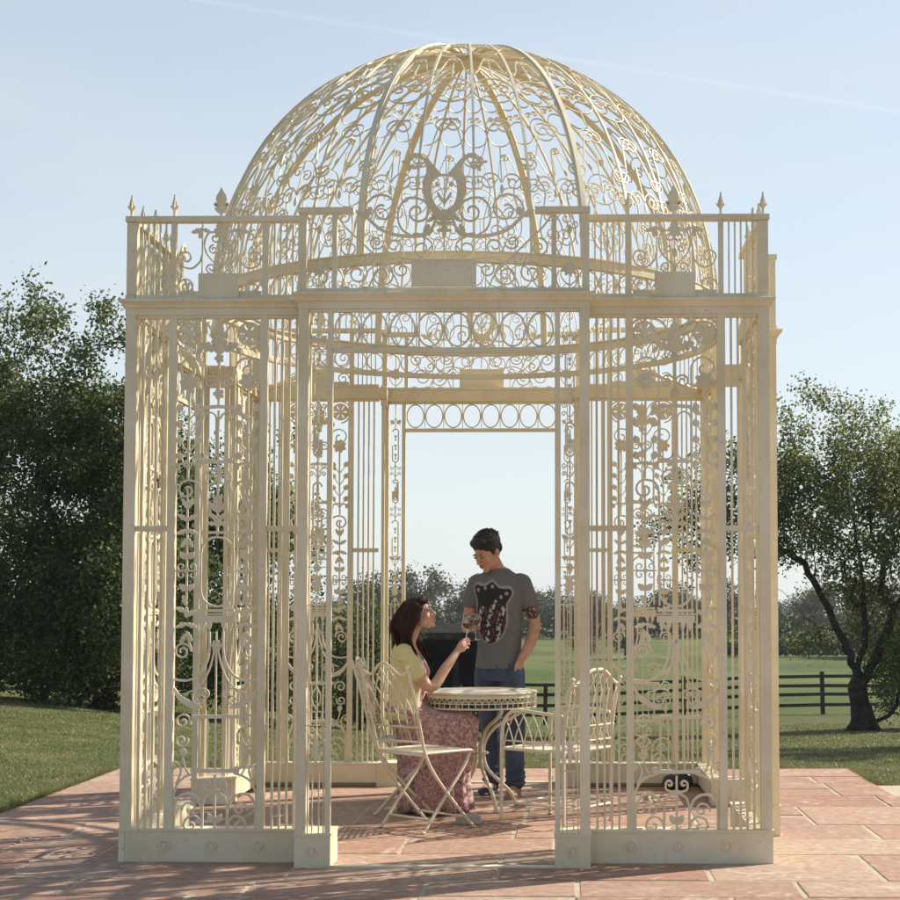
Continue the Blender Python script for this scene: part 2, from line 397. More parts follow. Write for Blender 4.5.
sl = bpy.data.lights.new('sun', 'SUN'); so = bpy.data.objects.new('sun', sl); link(so)
sl.energy = 4.9; sl.angle = R(.6); sl.color = (1, .93, .82)
sd = Vector((math.sin(SUN_AZ)*math.cos(SUN_EL), math.cos(SUN_AZ)*math.cos(SUN_EL), math.sin(SUN_EL)))
so.rotation_euler = sd.to_track_quat('Z', 'Y').to_euler(); so.location = sd*50
S.view_settings.view_transform = 'Standard'; S.view_settings.look = 'None'; S.view_settings.gamma = 1
S.view_settings.exposure = .52
S.cycles.max_bounces = 8; S.cycles.transparent_max_bounces = 8; S.cycles.transmission_bounces = 8

# ------------------------------------------------------------------ ground
def sm(t): t = max(0, min(1, t)); return t*t*(3-2*t)
def hz(x, y):
    k = sm((x+9)/6.0); y0 = 13*(1-k) + 2.5*k
    zf = -1.95 + .70*sm((-1-x)/7) + .28*sm((x-1)/6)
    t = (y-y0)/(33.0-y0)
    if t <= 0: z = 0
    elif t >= 1: z = zf + (-1.95-zf)*sm((y-33)/25)
    else: z = zf*(.35*sm(t)+.65*t)
    return z - .06 + (.03*noise.noise(Vector((x*.35, y*.35, 0))) if -40 < x < 40 and y < 60 else 0)*min(1, max(0, (abs(x)-3.2)/2 if y < 3 else 1))
def ticks(a, b, fine, c0, c1, grow=1.25):
    out = list(np.arange(c0, c1+1e-6, fine)); s = fine; v = c1
    while v < b: s *= grow; v += s; out.append(v)
    s = fine; v = c0
    while v > a: s *= grow; v -= s; out.insert(0, v)
    return out
xs = ticks(-900, 900, .5, -14, 14); ys = ticks(-60, 1600, .5, -4, 36)
gv = [(x, y, hz(x, y)) for y in ys for x in xs]; nx_ = len(xs)
gf = [(j*nx_+i, j*nx_+i+1, (j+1)*nx_+i+1, (j+1)*nx_+i) for j in range(len(ys)-1) for i in range(nx_-1)]
gm = bpy.data.materials.new('meadow'); gm.use_nodes = True
nt = gm.node_tree; N = nt.nodes; Lk = nt.links; b = N['Principled BSDF']; b.inputs['Roughness'].default_value = .9; b.inputs['Specular IOR Level'].default_value = .15
tc = N.new('ShaderNodeTexCoord')
n1 = N.new('ShaderNodeTexNoise'); n1.inputs['Scale'].default_value = 1.3; n1.inputs['Detail'].default_value = 9; n1.inputs['Roughness'].default_value = .7
n2 = N.new('ShaderNodeTexNoise'); n2.inputs['Scale'].default_value = 22; n2.inputs['Detail'].default_value = 6; n2.inputs['Roughness'].default_value = .75
for n in (n1, n2): Lk.new(tc.outputs['Object'], n.inputs['Vector'])
r1 = N.new('ShaderNodeValToRGB'); e = r1.color_ramp.elements
e[0].position = .33; e[0].color = (.085, .112, .026, 1); e[1].position = .68; e[1].color = (.22, .195, .09, 1)
x = e.new(.5); x.color = (.11, .13, .042, 1)
r2 = N.new('ShaderNodeValToRGB'); r2.color_ramp.elements[0].position = .3; r2.color_ramp.elements[1].position = .72
r2.color_ramp.elements[0].color = (.45, .45, .45, 1); r2.color_ramp.elements[1].color = (1.25, 1.25, 1.25, 1)
ml = N.new('ShaderNodeMix'); ml.data_type = 'RGBA'; ml.blend_type = 'MULTIPLY'; ml.inputs['Factor'].default_value = 1
# the far pasture is a fresher, more even green than the mown grass
sx = N.new('ShaderNodeSeparateXYZ'); Lk.new(tc.outputs['Object'], sx.inputs[0])
mr = N.new('ShaderNodeMapRange'); mr.inputs['From Min'].default_value = 32.5; mr.inputs['From Max'].default_value = 34; Lk.new(sx.outputs['Y'], mr.inputs['Value'])
mf = N.new('ShaderNodeMix'); mf.data_type = 'RGBA'; mf.inputs['B'].default_value = (.095, .125, .030, 1)
n4 = N.new('ShaderNodeTexNoise'); n4.inputs['Scale'].default_value = .09; n4.inputs['Detail'].default_value = 12; n4.inputs['Roughness'].default_value = .72; Lk.new(tc.outputs['Object'], n4.inputs['Vector'])
r4 = N.new('ShaderNodeValToRGB'); r4.color_ramp.elements[0].position = .38; r4.color_ramp.elements[1].position = .62; r4.color_ramp.elements[0].color = (.062, .092, .022, 1); r4.color_ramp.elements[1].color = (.140, .152, .048, 1); Lk.new(n4.outputs['Fac'], r4.inputs['Fac']); Lk.new(r4.outputs['Color'], mf.inputs['B'])
Lk.new(n1.outputs['Fac'], r1.inputs['Fac']); Lk.new(n2.outputs['Fac'], r2.inputs['Fac'])
Lk.new(r1.outputs['Color'], ml.inputs['A']); Lk.new(r2.outputs['Color'], ml.inputs['B'])
Lk.new(mr.outputs[0], mf.inputs['Factor']); Lk.new(ml.outputs['Result'], mf.inputs['A']); Lk.new(mf.outputs['Result'], b.inputs['Base Color'])
bp = N.new('ShaderNodeBump'); bp.inputs['Strength'].default_value = .8; bp.inputs['Distance'].default_value = .04
Lk.new(n2.outputs['Fac'], bp.inputs['Height']); Lk.new(bp.outputs['Normal'], b.inputs['Normal'])
g = MB(); g.v = gv; g.f = gf; g.mi = [0]*len(gf)
tag(g.build('ground', gm, smooth=True), kind='structure')

def np_mesh(name, V, F4, material, parent=None):
    """V (n,3), F4 (m,k) arrays"""
    me = bpy.data.meshes.new(name); n, m, k = len(V), len(F4), F4.shape[1]
    me.vertices.add(n); me.vertices.foreach_set('co', V.astype(np.float32).ravel())
    me.loops.add(m*k); me.loops.foreach_set('vertex_index', F4.astype(np.int32).ravel())
    me.polygons.add(m); me.polygons.foreach_set('loop_start', np.arange(0, m*k, k, dtype=np.int32))
    me.update(calc_edges=True); me.validate(); me.materials.append(material)
    return link(bpy.data.objects.new(name, me), parent)

# grass blades near the terrace
def blades(n):
    out = []
    x = np.random.uniform(-13, 13, n*6); d = 7+ (np.random.rand(n*6)**1.7)*27; y = d-9.75+2
    keep = ~((x > -3.02) & (x < 2.98) & (y < 2.92)) & (y < 24) & (np.abs(x) < (y+9.75)*.43+1.5) & ~((x > 2.9) & (y < 1.82))
    x = x[keep][:n]; y = y[keep][:n]; n = len(x)
    z = np.array([hz(a, c) for a, c in zip(x, y)])
    a = np.random.uniform(0, 2*pi, n); h = np.random.uniform(.008, .026, n); w = np.random.uniform(.003, .006, n)*(1+(y+2)*.06)
    tx = np.random.normal(0, .022, n); ty = np.random.normal(0, .022, n)
    V = np.empty((n, 3, 3)); V[:,0] = np.c_[x-w*np.cos(a), y-w*np.sin(a), z-.005]; V[:,1] = np.c_[x+w*np.cos(a), y+w*np.sin(a), z-.005]; V[:,2] = np.c_[x+tx, y+ty, z+h]
    return V.reshape(-1, 3), np.arange(n*3).reshape(-1, 3)
gmn = M['grassblade'].node_tree; tcg = gmn.nodes.new('ShaderNodeTexCoord'); ng = gmn.nodes.new('ShaderNodeTexNoise'); ng.inputs['Scale'].default_value = 1.3; ng.inputs['Detail'].default_value = 9; ng.inputs['Roughness'].default_value = .7
gmn.links.new(tcg.outputs['Object'], ng.inputs['Vector'])
rg = [n for n in gmn.nodes if n.type == 'VALTORGB'][0]; gg = [n for n in gmn.nodes if n.type == 'NEW_GEOMETRY'][0]
mg = gmn.nodes.new('ShaderNodeMapRange'); mg.inputs['From Min'].default_value = .35; mg.inputs['From Max'].default_value = .66; mg.inputs['To Min'].default_value = -.30; mg.inputs['To Max'].default_value = .45; gmn.links.new(ng.outputs['Fac'], mg.inputs['Value'])
sg = gmn.nodes.new('ShaderNodeMath'); sg.operation = 'ADD'; gmn.links.new(gg.outputs['Random Per Island'], sg.inputs[0]); gmn.links.new(mg.outputs[0], sg.inputs[1]); gmn.links.new(sg.outputs[0], rg.inputs['Fac'])
V, F = blades(230000)
ex = []; r_ = np.random.RandomState(3)
for (xa, ya, xb_, yb_, nx3, ny3) in ((-3.0, -2, -3.0, 2.87, -1, 0), (-3.0, 2.87, 2.94, 2.87, 0, 1), (2.94, 1.78, 2.94, 2.87, 1, 0), (2.94, 1.77, 7.0, 1.77, 0, 1)):
    n = int(1500*math.hypot(xb_-xa, yb_-ya)); f = r_.rand(n); off = r_.uniform(0, .06, n); cl_ = (np.sin(f*47+xa)+np.sin(f*113)+2.4)/4
    X_ = xa+(xb_-xa)*f+nx3*off; Y_ = ya+(yb_-ya)*f+ny3*off; h_ = r_.uniform(.015, .05, n)*cl_*1.4; a_ = r_.uniform(0, 2*pi, n)
    Z_ = np.full(n, -.06); q = np.empty((n, 3, 3)); q[:,0] = np.c_[X_-.003*np.cos(a_), Y_-.003*np.sin(a_), Z_]; q[:,1] = np.c_[X_+.003*np.cos(a_), Y_+.003*np.sin(a_), Z_]
    q[:,2] = np.c_[X_-nx3*r_.uniform(-.01, .05, n)+r_.normal(0, .015, n), Y_-ny3*r_.uniform(-.01, .05, n)+r_.normal(0, .015, n), Z_+.055+h_]; ex.append(q.reshape(-1, 3))
V = np.vstack([V]+ex); F = np.arange(len(V)).reshape(-1, 3)
tag(np_mesh('grass', V, F, M['grassblade']), 'short mown grass with dry patches around the paved terrace', 'grass', kind='stuff')

# ------------------------------------------------------------------ terrace of sandstone slabs
def slab_mat():
    m = bpy.data.materials.new('sandstone'); m.use_nodes = True
    nt = m.node_tree; N = nt.nodes; Lk = nt.links; b = N['Principled BSDF']; b.inputs['Roughness'].default_value = .75; b.inputs['Specular IOR Level'].default_value = .25
    g = N.new('ShaderNodeNewGeometry'); tc = N.new('ShaderNodeTexCoord')
    rp = N.new('ShaderNodeValToRGB'); e = rp.color_ramp.elements
    e[0].position = 0; e[0].color = (.36, .21, .15, 1); e[1].position = 1; e[1].color = (.47, .35, .26, 1)
    for p, c in ((.2, (.41,.25,.18)), (.4, (.46,.31,.23)), (.6, (.37,.24,.18)), (.8, (.44,.285,.205))):
        x = e.new(p); x.color = (*c, 1)
    Lk.new(g.outputs['Random Per Island'], rp.inputs['Fac'])
    ad = N.new('ShaderNodeVectorMath'); ad.operation = 'ADD'; cb = N.new('ShaderNodeCombineXYZ')
    Lk.new(g.outputs['Random Per Island'], cb.inputs['Z']); ms = N.new('ShaderNodeVectorMath'); ms.operation = 'SCALE'; ms.inputs['Scale'].default_value = 40
    Lk.new(cb.outputs[0], ms.inputs[0]); Lk.new(tc.outputs['Object'], ad.inputs[0]); Lk.new(ms.outputs[0], ad.inputs[1])
    n1 = N.new('ShaderNodeTexNoise'); n1.inputs['Scale'].default_value = 3.2; n1.inputs['Detail'].default_value = 10; n1.inputs['Roughness'].default_value = .68; n1.inputs['Distortion'].default_value = 1.8
    Lk.new(ad.outputs[0], n1.inputs['Vector'])
    bl = N.new('ShaderNodeValToRGB'); bl.color_ramp.elements[0].position = .54; bl.color_ramp.elements[1].position = .66   # bleached salts
    Lk.new(n1.outputs['Fac'], bl.inputs['Fac'])
    sc = N.new('ShaderNodeMath'); sc.operation = 'MULTIPLY'; sc.inputs[1].default_value = .72; Lk.new(bl.outputs['Color'], sc.inputs[0])
    mx = N.new('ShaderNodeMix'); mx.data_type = 'RGBA'; mx.inputs['B'].default_value = (.60, .50, .40, 1)
    Lk.new(sc.outputs[0], mx.inputs['Factor']); Lk.new(rp.outputs['Color'], mx.inputs['A'])
    n2 = N.new('ShaderNodeTexNoise'); n2.inputs['Scale'].default_value = 18; n2.inputs['Detail'].default_value = 8; n2.inputs['Roughness'].default_value = .7
    Lk.new(tc.outputs['Object'], n2.inputs['Vector'])
    r2 = N.new('ShaderNodeValToRGB'); r2.color_ramp.elements[0].position = .3; r2.color_ramp.elements[1].position = .7
    r2.color_ramp.elements[0].color = (.62, .60, .58, 1); r2.color_ramp.elements[1].color = (1.15, 1.12, 1.08, 1)
    Lk.new(n2.outputs['Fac'], r2.inputs['Fac'])
    ml = N.new('ShaderNodeMix'); ml.data_type = 'RGBA'; ml.blend_type = 'MULTIPLY'; ml.inputs['Factor'].default_value = 1
    Lk.new(mx.outputs['Result'], ml.inputs['A']); Lk.new(r2.outputs['Color'], ml.inputs['B']); Lk.new(ml.outputs['Result'], b.inputs['Base Color'])
    bp = N.new('ShaderNodeBump'); bp.inputs['Strength'].default_value = .5; bp.inputs['Distance'].default_value = .006
    Lk.new(n2.outputs['Fac'], bp.inputs['Height']); Lk.new(bp.outputs['Normal'], b.inputs['Normal'])
    return m
M['slab'] = slab_mat()
base = MB(); base.box(-2.985, 2.925, -12, 2.85, -.10, -.0022); base.box(2.926, 7.0, -12, 1.755, -.10, -.0022)
tag(base.build('terrace_bed', M['mortar']), kind='structure')
tm = MB(); rnd = random.Random(21)
y = 2.865
while y > -11.5:
    dpt = rnd.choice((.42, .56, .56, .78, .84)); y1 = y; y0 = y - dpt; y = y0
    for (xa, xb) in (((-3.0, 2.94),) if y1 > 1.77 else ((-3.0, 7.0),)):
        x = xa
        while x < xb-.05:
            w = rnd.choice((.56, .72, .84, 1.05)); x1 = min(xb, x+w)
            if xb-x1 < .25: x1 = xb
            cells = [(x, x1, y0, y1)]
            if dpt > .7 and rnd.random() < .4: ym = y0+dpt*rnd.choice((.4, .5, .6)); cells = [(x, x1, y0, ym), (x, x1, ym, y1)]
            for (a, b_, c, d) in cells:
                j = .0075; t = rnd.uniform(-.001, .003); tx = rnd.uniform(-.0015, .0015)
                q = [(a+j+rnd.uniform(0,.006), c+j+rnd.uniform(0,.006)), (b_-j-rnd.uniform(0,.006), c+j+rnd.uniform(0,.006)), (b_-j-rnd.uniform(0,.006), d-j-rnd.uniform(0,.006)), (a+j+rnd.uniform(0,.006), d-j-rnd.uniform(0,.006))]
                cxm, cym = (a+b_)/2, (c+d)/2; o_ = []
                for e_ in range(4):
                    (ax, ay), (bx_, by_) = q[e_], q[(e_+1) % 4]; L_ = math.hypot(bx_-ax, by_-ay); ns = max(3, int(L_/.05))
                    for i in range(ns):
                        f = i/ns; px2, py2 = ax+(bx_-ax)*f, ay+(by_-ay)*f; w_ = .0035*noise.noise(Vector((px2*17, py2*17, e_))) + (.006*rnd.random() if rnd.random() < .06 else 0)
                        nx2, ny2 = (cxm-px2), (cym-py2)
                        if e_ in (0, 2): py2 += abs(w_)*(1 if ny2 > 0 else -1)
                        else: px2 += abs(w_)*(1 if nx2 > 0 else -1)
                        o_.append((px2, py2))
                n_ = len(o_); inn = [(px2+(cxm-px2)*.006/max(.1, abs(cxm-px2)+.1)*1.0, py2+(cym-py2)*.006/max(.1, abs(cym-py2)+.1)) for px2, py2 in o_]
                hz_ = lambda X_, Y_: t+tx*(X_-cxm)/(b_-a)*2
                tm.add([(X_, Y_, -.03) for X_, Y_ in o_]+[(X_, Y_, -.002+hz_(X_, Y_)) for X_, Y_ in o_]+[(X_, Y_, .0005+hz_(X_, Y_)) for X_, Y_ in inn],
                       [(i, (i+1) % n_, n_+(i+1) % n_, n_+i) for i in range(n_)]+[(n_+i, n_+(i+1) % n_, 2*n_+(i+1) % n_, 2*n_+i) for i in range(n_)]+[tuple(2*n_+i for i in range(n_))])
            x = x1
tag(tm.build('terrace', M['slab']), kind='structure')

# ------------------------------------------------------------------ the wire gazebo
H = 1.70; P = .17; BW = .754; OX = .572; HB = .173; HC = 2.95; HP = 3.396
gz = empty('gazebo'); tag(gz, 'ornate cream wrought iron gazebo with openwork dome standing on the sandstone terrace', 'gazebo')
def put(o, k): o.rotation_euler = (0, 0, k*pi/2); return o
def at_front(mb, cx, y): return mb.xf(lambda a, b_, c: (a+cx, b_+y, c))
def mir(mb):
    o = MB(); o.v = [(-a, b_, c) for a, b_, c in mb.v]; o.f = [tuple(reversed(f)) for f in mb.f]; o.mi = list(mb.mi); return o
PC = 1.2045       # centre of the ornamental panel in a wall
U = lambda px, py: ((px-674)/191.3, (603-py)/191.3+1.348)     # panel drawing units (1 unit = 5.2 mm)

def corner_scrollwork():
    m = MB(1.22); K = 1/191.3
    def both(fn):
        for s_ in (1, -1): fn(s_)
    def st(pts, t=.008, d=.012, y=0): m.strip(pts, t, d, y)
    def side(s_):
        X = lambda px: (px-674)/191.3*s_
        V_ = lambda py: (603-py)/191.3+1.348
        def p(px, py): return (X(px), V_(py))
        def cl(px, py, ang, r, sense, turns=1.4):     # ang, sense given for the right half
            return curl(X(px), V_(py), ang if s_ > 0 else pi-ang, r*K, sense*s_, turns)
        # pinwheels with their ring and arm to the centre leaf
        pinwheel(m, X(704.5), V_(331), 11.5*K)
        st([p(679, 334)] + [p(*q) for q in cr([(681, 329), (687, 320), (697, 316.5), (709, 316.5), (717.5, 323), (719, 333), (714, 343), (706, 347)], 4)])
        m.plate(acanthus(X(678), V_(347), R(20) if s_ > 0 else R(160), 17*K, 11*K, 3)); m.plate(leafpts(X(692), V_(345), R(-60) if s_ > 0 else R(240), 8*K, 5*K))
        # big upper scrolls
        st(cl(690.3, 366, R(90), 0, 1) if 0 else [p(690.3, 405), p(690.3, 366)] + cl(690.3, 366, R(85), 13.5, -1, 1.25))
        st([p(674, 393), p(674, 383)] + cl(675, 379, R(80), 7, -1, 1.5))
        flower(m, X(703.7), V_(380), 10*K, 7)
        # flower stem with leaf pairs
        st([p(703.7, 388), p(703.7, 420), p(704.5, 478)], .009)
        for q in (408, 424.5, 441, 457):
            st([p(704, q+11), p(699, q+5), p(696.5, q)], .005); st([p(704, q+11), p(709, q+5), p(711.5, q)], .005)
            m.plate(leafpts(X(696.8), V_(q+2), R(115) if s_ > 0 else R(65), 9*K, 7*K)); m.plate(leafpts(X(711.2), V_(q+2), R(65) if s_ > 0 else R(115), 9*K, 7*K))
        # rails of the middle rectangle
        m.strip([p(690.3, 409), p(690.3, 461)], .011, .012)
        st(stadium(min(X(676.2), X(689.4)), max(X(676.2), X(689.4)), V_(459), V_(411)) + [(max(X(676.2), X(689.4)), V_(456))], .007)
        st([p(674, 405), p(688, 406), p(695, 411)], .014, .02)
        m.plate(leafpts(*p(693, 408), R(-50) if s_ > 0 else R(230), 9*K, 6*K))
        # T cap and rings
        st([p(692, 464), p(704, 462), p(716, 464)], .009); m.plate(leafpts(*p(716, 462), R(-110) if s_ > 0 else R(-70), 8*K, 5*K)); m.plate(leafpts(*p(692, 462), R(-70) if s_ > 0 else R(250), 8*K, 5*K))
        st([p(690.3, 530), p(690.3, 497)] + [p(*q) for q in cr([(691, 490), (695, 482), (704, 479.5)], 4)] + cl(705, 479.5, R(0), 10, -1, 1.15)[1:], .009)
        st([p(676, 470)] + cl(679, 469.5, R(10), 8.5, -1, 1.3), .008)
        # acanthus bush in the middle
        for (a, L_, q0) in ((78, 17, 510), (50, 14, 512), (25, 12, 518), (5, 11, 524)):
            m.plate(acanthus(*p(674.5, q0), R(a) if s_ > 0 else R(180-a), L_*K, 5*K, 3))
        st([p(674, 528)] + [p(*q) for q in cr([(677, 520), (681, 514), (682, 507)], 3)] + cl(682, 507, R(90), 4.5, 1, 1.2), .007)
        m.strip([p(674, 532.5), p(691, 532.5)], .011, .016)
        # side foliage column
        for (q, a) in ((508, 60), (508, 120), (520, 30), (520, 150), (530, -20), (530, 200), (538, -60), (538, 240)):
            aa = R(a) if s_ > 0 else R(180-a)
            m.plate(acanthus(*p(704.5, q), aa, 11.5*K, 5.5*K, 3))
        m.strip([p(704.5, 488), p(704.5, 600)], .008, .012)
        for q in (556, 588):
            m.plate(leafpts(*p(705, q+3), R(45) if s_ > 0 else R(135), 10*K, 6.5*K)); m.plate(leafpts(*p(704, q+3), R(135) if s_ > 0 else R(45), 10*K, 6.5*K))
        st(cl(704.5, 575, R(90), 5.5, -1, 1.2), .006); st(cl(704.5, 575, R(90), 5.5, 1, 1.2), .006); m.strip([p(693, 571), p(716, 571)], .006, .010)
        st(cl(704.5, 567, R(-90), 5.5, -1, 1.2), .006); st(cl(704.5, 567, R(-90), 5.5, 1, 1.2), .006)
        for (q, a) in ((606, 70), (612, 20), (616, 150), (624, -20), (624, 200), (634, -60), (632, 240), (618, 90)):
            m.plate(acanthus(*p(704.5, q), R(a) if s_ > 0 else R(180-a), 11.5*K, 5.5*K, 3))
        # tall oval ring with double bar
        if s_ > 0:
            st(stadium(-16.5*K, 16.5*K, V_(607), V_(537), 10) + [(16.5*K, V_(590))], .010, .016)
            m.strip([p(656, 611), p(692, 611)], .013, .02); m.strip([p(654, 614.5), p(694, 614.5)], .007, .024)
            for q in (660, 667, 681, 688): m.plate([p(q-3, 616), p(q+3, 616), p(q+2.2, 626), p(q, 632), p(q-2.2, 626)], -.003, .003, .001)
            m.plate([p(655, 616), p(693, 616), p(693, 623), p(655, 623)], -.003, .003, .001)
        m.strip([p(690.3, 535), p(690.3, 606)], .008, .012)
        # lower sweeping S bars
        st([p(*q) for q in cr([(681, 632), (681, 650), (684, 664), (692, 676), (703, 681), (716, 680)], 5)], .010)
        st([p(674, 646)] + [p(*q) for q in cr([(674, 640), (680, 668), (690, 686), (704, 694)], 4)], .006)
        st(spiral(X(708), V_(652), 9*K, 1.6, R(180) if s_ > 0 else 0, -s_), .008)
        st([p(704.5, 632), p(702, 641), p(699, 650)], .008)
        m.strip([p(*q) for q in cr([(716, 688), (711, 697), (703, 703), (694, 707), (688, 708)], 4)], .026, .012, 0, [.2+.8*math.sin(pi*i/16)for i in range(17)])
        st(scroll(p(684, 690), p(697, 700), 6*K*s_, 5*K, 6*K), .007)
        # little grating
        for q in (682, 690): m.strip([p(q, 717), p(q, 771)], .007 if q < 690 else .010, .010)
        if s_ > 0: m.strip([p(650, 717), p(698, 717)], .016, .02); m.strip([p(650, 771), p(698, 771)], .016, .02)
        st(spiral(X(707), V_(722), 8.5*K, 1.35, R(200) if s_ > 0 else R(-20), -s_), .008)
        st(spiral(X(708), V_(741), 7*K, 1.35, R(160) if s_ > 0 else R(20), s_), .008)
        m.plate(leafpts(*p(707, 748), R(-100) if s_ > 0 else R(-80), 10*K, 7*K)); st([p(707, 757), p(704, 768), p(700, 776)], .007)
        # bottom arches
        st([p(716, 830), p(716, 800)] + [p(*q) for q in cr([(715, 792), (711, 783), (704, 777), (696, 774)], 4)] + cl(695, 774, R(170), 4, -1, 1.1), .009)
        st([p(713, 784)] + [p(*q) for q in cr([(710, 778), (708, 770), (711, 764)], 3)] + cl(712, 763, R(45), 5, -1, 1.1), .008)
        st([p(715, 830), p(715, 812)] + [p(*q) for q in cr([(714, 803), (708, 795), (699, 794), (691, 799), (688, 807)], 4)], .010)
        st(spiral(X(699), V_(809), 8*K, 1.1, R(-10) if s_ > 0 else R(190), s_), .008)
        st([p(686.5, 831), p(686.5, 805), p(684, 797), p(674, 791)], .010)
        st([p(674, 790)] + [p(*q) for q in cr([(679, 791), (684, 789), (685, 785)], 3)] + cl(685, 784, R(80), 4, 1, 1.0), .009)
        st([p(686.5, 829)] + [p(*q) for q in cr([(688, 821), (694, 815.5), (702, 818), (705, 825)], 4)] + cl(705, 825, R(-95), 7, -1, .75), .009)
        m.plate(leafpts(*p(675.5, 823), R(62) if s_ > 0 else R(118), 11*K, 6.5*K))
    both(side)
    V_ = lambda py: (603-py)/191.3+1.348
    m.plate(acanthus(0, V_(352), pi/2, 33*K, 17*K, 4), -.006, .006, .007); flower(m, 0, V_(356), 5*K, 5)
    m.strip([(0, V_(313)), (0, V_(322))], .006, .01); m.strip([(0, V_(356)), (0, V_(405))], .010, .012); flower(m, 0, V_(392), 6*K, 5)
    m.strip([(0, V_(409)), (0, V_(535))], .009, .012); m.strip([(-18*K, V_(461)), (18*K, V_(461))], .014, .018)
    flower(m, 0, V_(470), 5*K, 6); flower(m, 0, V_(646), 6*K, 6)
    m.strip([(0, V_(632)), (0, V_(769))], .007, .010); m.strip([(0, V_(775)), (0, V_(831))], .009, .012)
    return m

# wall piece, drawn for x>0 half of the front wall, posts as the part, grilles and scrollwork as sub-parts
def wall_pieces():
    fr = MB()
    for a, b_ in ((.945, .983), (1.426, 1.468)): fr.box(a, b_, -H+.004, -H+.044, HB, HC-.084)
    fr.box(.756, .943, -H+.018, -H+.034, 1.722, 1.752); fr.box(1.470, 1.638, -H+.018, -H+.034, 1.722, 1.752)
    fr.box(.756, 1.638, -H+.006, -H+.040, HC-.10, HC-.0845)
    g1 = MB(); g2 = MB()
    for k in range(4):
        c = .754+.0382*(k+1); g1.box(c-.006, c+.006, -H+.020, -H+.032, HB, HC-.1)
        c = 1.468+.0354*(k+1)-.003; g2.box(c-.006, c+.006, -H+.020, -H+.032, HB, HC-.1)
    return fr, g1, g2, at_front(corner_scrollwork(), PC, -H+.024)
def plinth_piece(s_):
    e = 0 if s_ > 0 else -.0315
    p = MB(); p.box(BW+.002, H+e, -H, -H+.03, 0, HB-.012); p.box(BW+.002, H-.104, -H+.03, -H+.10, .03, HB-.014)
    p.box(BW+.003, H+.006+(0 if s_ > 0 else -.114), -H-.007, -H+.105, HB-.012, HB)
    for c in (.97, 1.215, 1.46):
        p.disc((c, -H, .088), 0, 0, 'y', 20, [(0, -.010), (.010, -.010), (.012, -.004), (.019, -.003), (.021, -.009), (.026, -.009), (.028, 0)])
    return p
def parapet_pieces(s_):
    f = MB(); z0 = HC+.002
    f.box(BW+.002, H+(0 if s_ > 0 else -.055), -H-.002, -H+.05, z0, z0+.022)
    f.box(BW-.003, H+(.004 if s_ > 0 else -.052), -H-.004, -H+.05, HP-.030, HP)
    for a, b_ in ((.945, .977), (1.436, 1.462)): f.box(a, b_, -H+.004, -H+.036, z0+.022, HP-.03)
    g_ = MB(); g3 = MB()
    for k in range(5):
        c = .754+.0325*(k+1)-.002; g3.box(c-.004, c+.004, -H+.014, -H+.024, z0+.022, HP-.03)
        c = 1.462+.0315*(k+1)-.002; g_.box(c-.004, c+.004, -H+.014, -H+.024, z0+.022, HP-.03)
    sc = MB(); K = 1/191.3
    V_ = lambda py: (603-py)/191.3+1.348
    for s_ in (1, -1):
        X = lambda px: (px-671)/191.3*s_ - (.0)
        p = lambda px, py: (X(px), V_(py))
        sc.strip([p(689, 293), p(689, 218)], .006, .010)
        sc.strip([p(671, 270)] + [p(*q) for q in cr([(673, 262), (684, 250), (687, 238), (683, 228), (677, 227)], 4)] + curl(X(676), V_(227), R(180) if s_ > 0 else 0, 6*K, s_, 1.2), .008, .012)
        sc.strip(spiral(X(680), V_(264), 5.5*K, 1.3, R(-90), s_), .007, .012)
        sc.strip(spiral(X(677.5), V_(245), 5*K, 1.3, R(90), -s_), .007, .012)
        sc.strip([p(689, 250)] + [p(*q) for q in cr([(691, 257), (699, 264), (709, 262), (713, 254)], 4)] + curl(X(713), V_(254), R(85) if s_ > 0 else R(95), 7.5*K, s_, 1.2), .008, .012)
        sc.strip(spiral(X(705), V_(283), 9*K, 1.4, R(0) if s_ > 0 else pi, s_), .008, .012)
        sc.plate(acanthus(*p(688, 224), R(205) if s_ > 0 else R(-25), 8*K, 5*K, 2)); sc.plate(acanthus(*p(688, 224), R(-15) if s_ > 0 else R(195), 13*K, 6*K, 3)); sc.plate(acanthus(*p(690, 226), R(-75) if s_ > 0 else R(255), 8*K, 5*K, 2))
    sc.strip([(0, V_(270)), (0, V_(217))], .007, .01); sc.plate(acanthus(0, V_(233), pi/2, 16*K, 13*K, 3)); sc.plate(acanthus(0, V_(245), -pi/2, 10*K, 6*K, 2))
    sc.strip([(-.22, V_(289.5)), (.22, V_(289.5))], .02, .012)
    at_front(sc, PC, -H+.019)
    pl = MB(); pl.box(PC-.107, PC+.107, -H-.012, -H-.004, z0+.002, z0+.135)
    return f, g_, g3, sc, pl
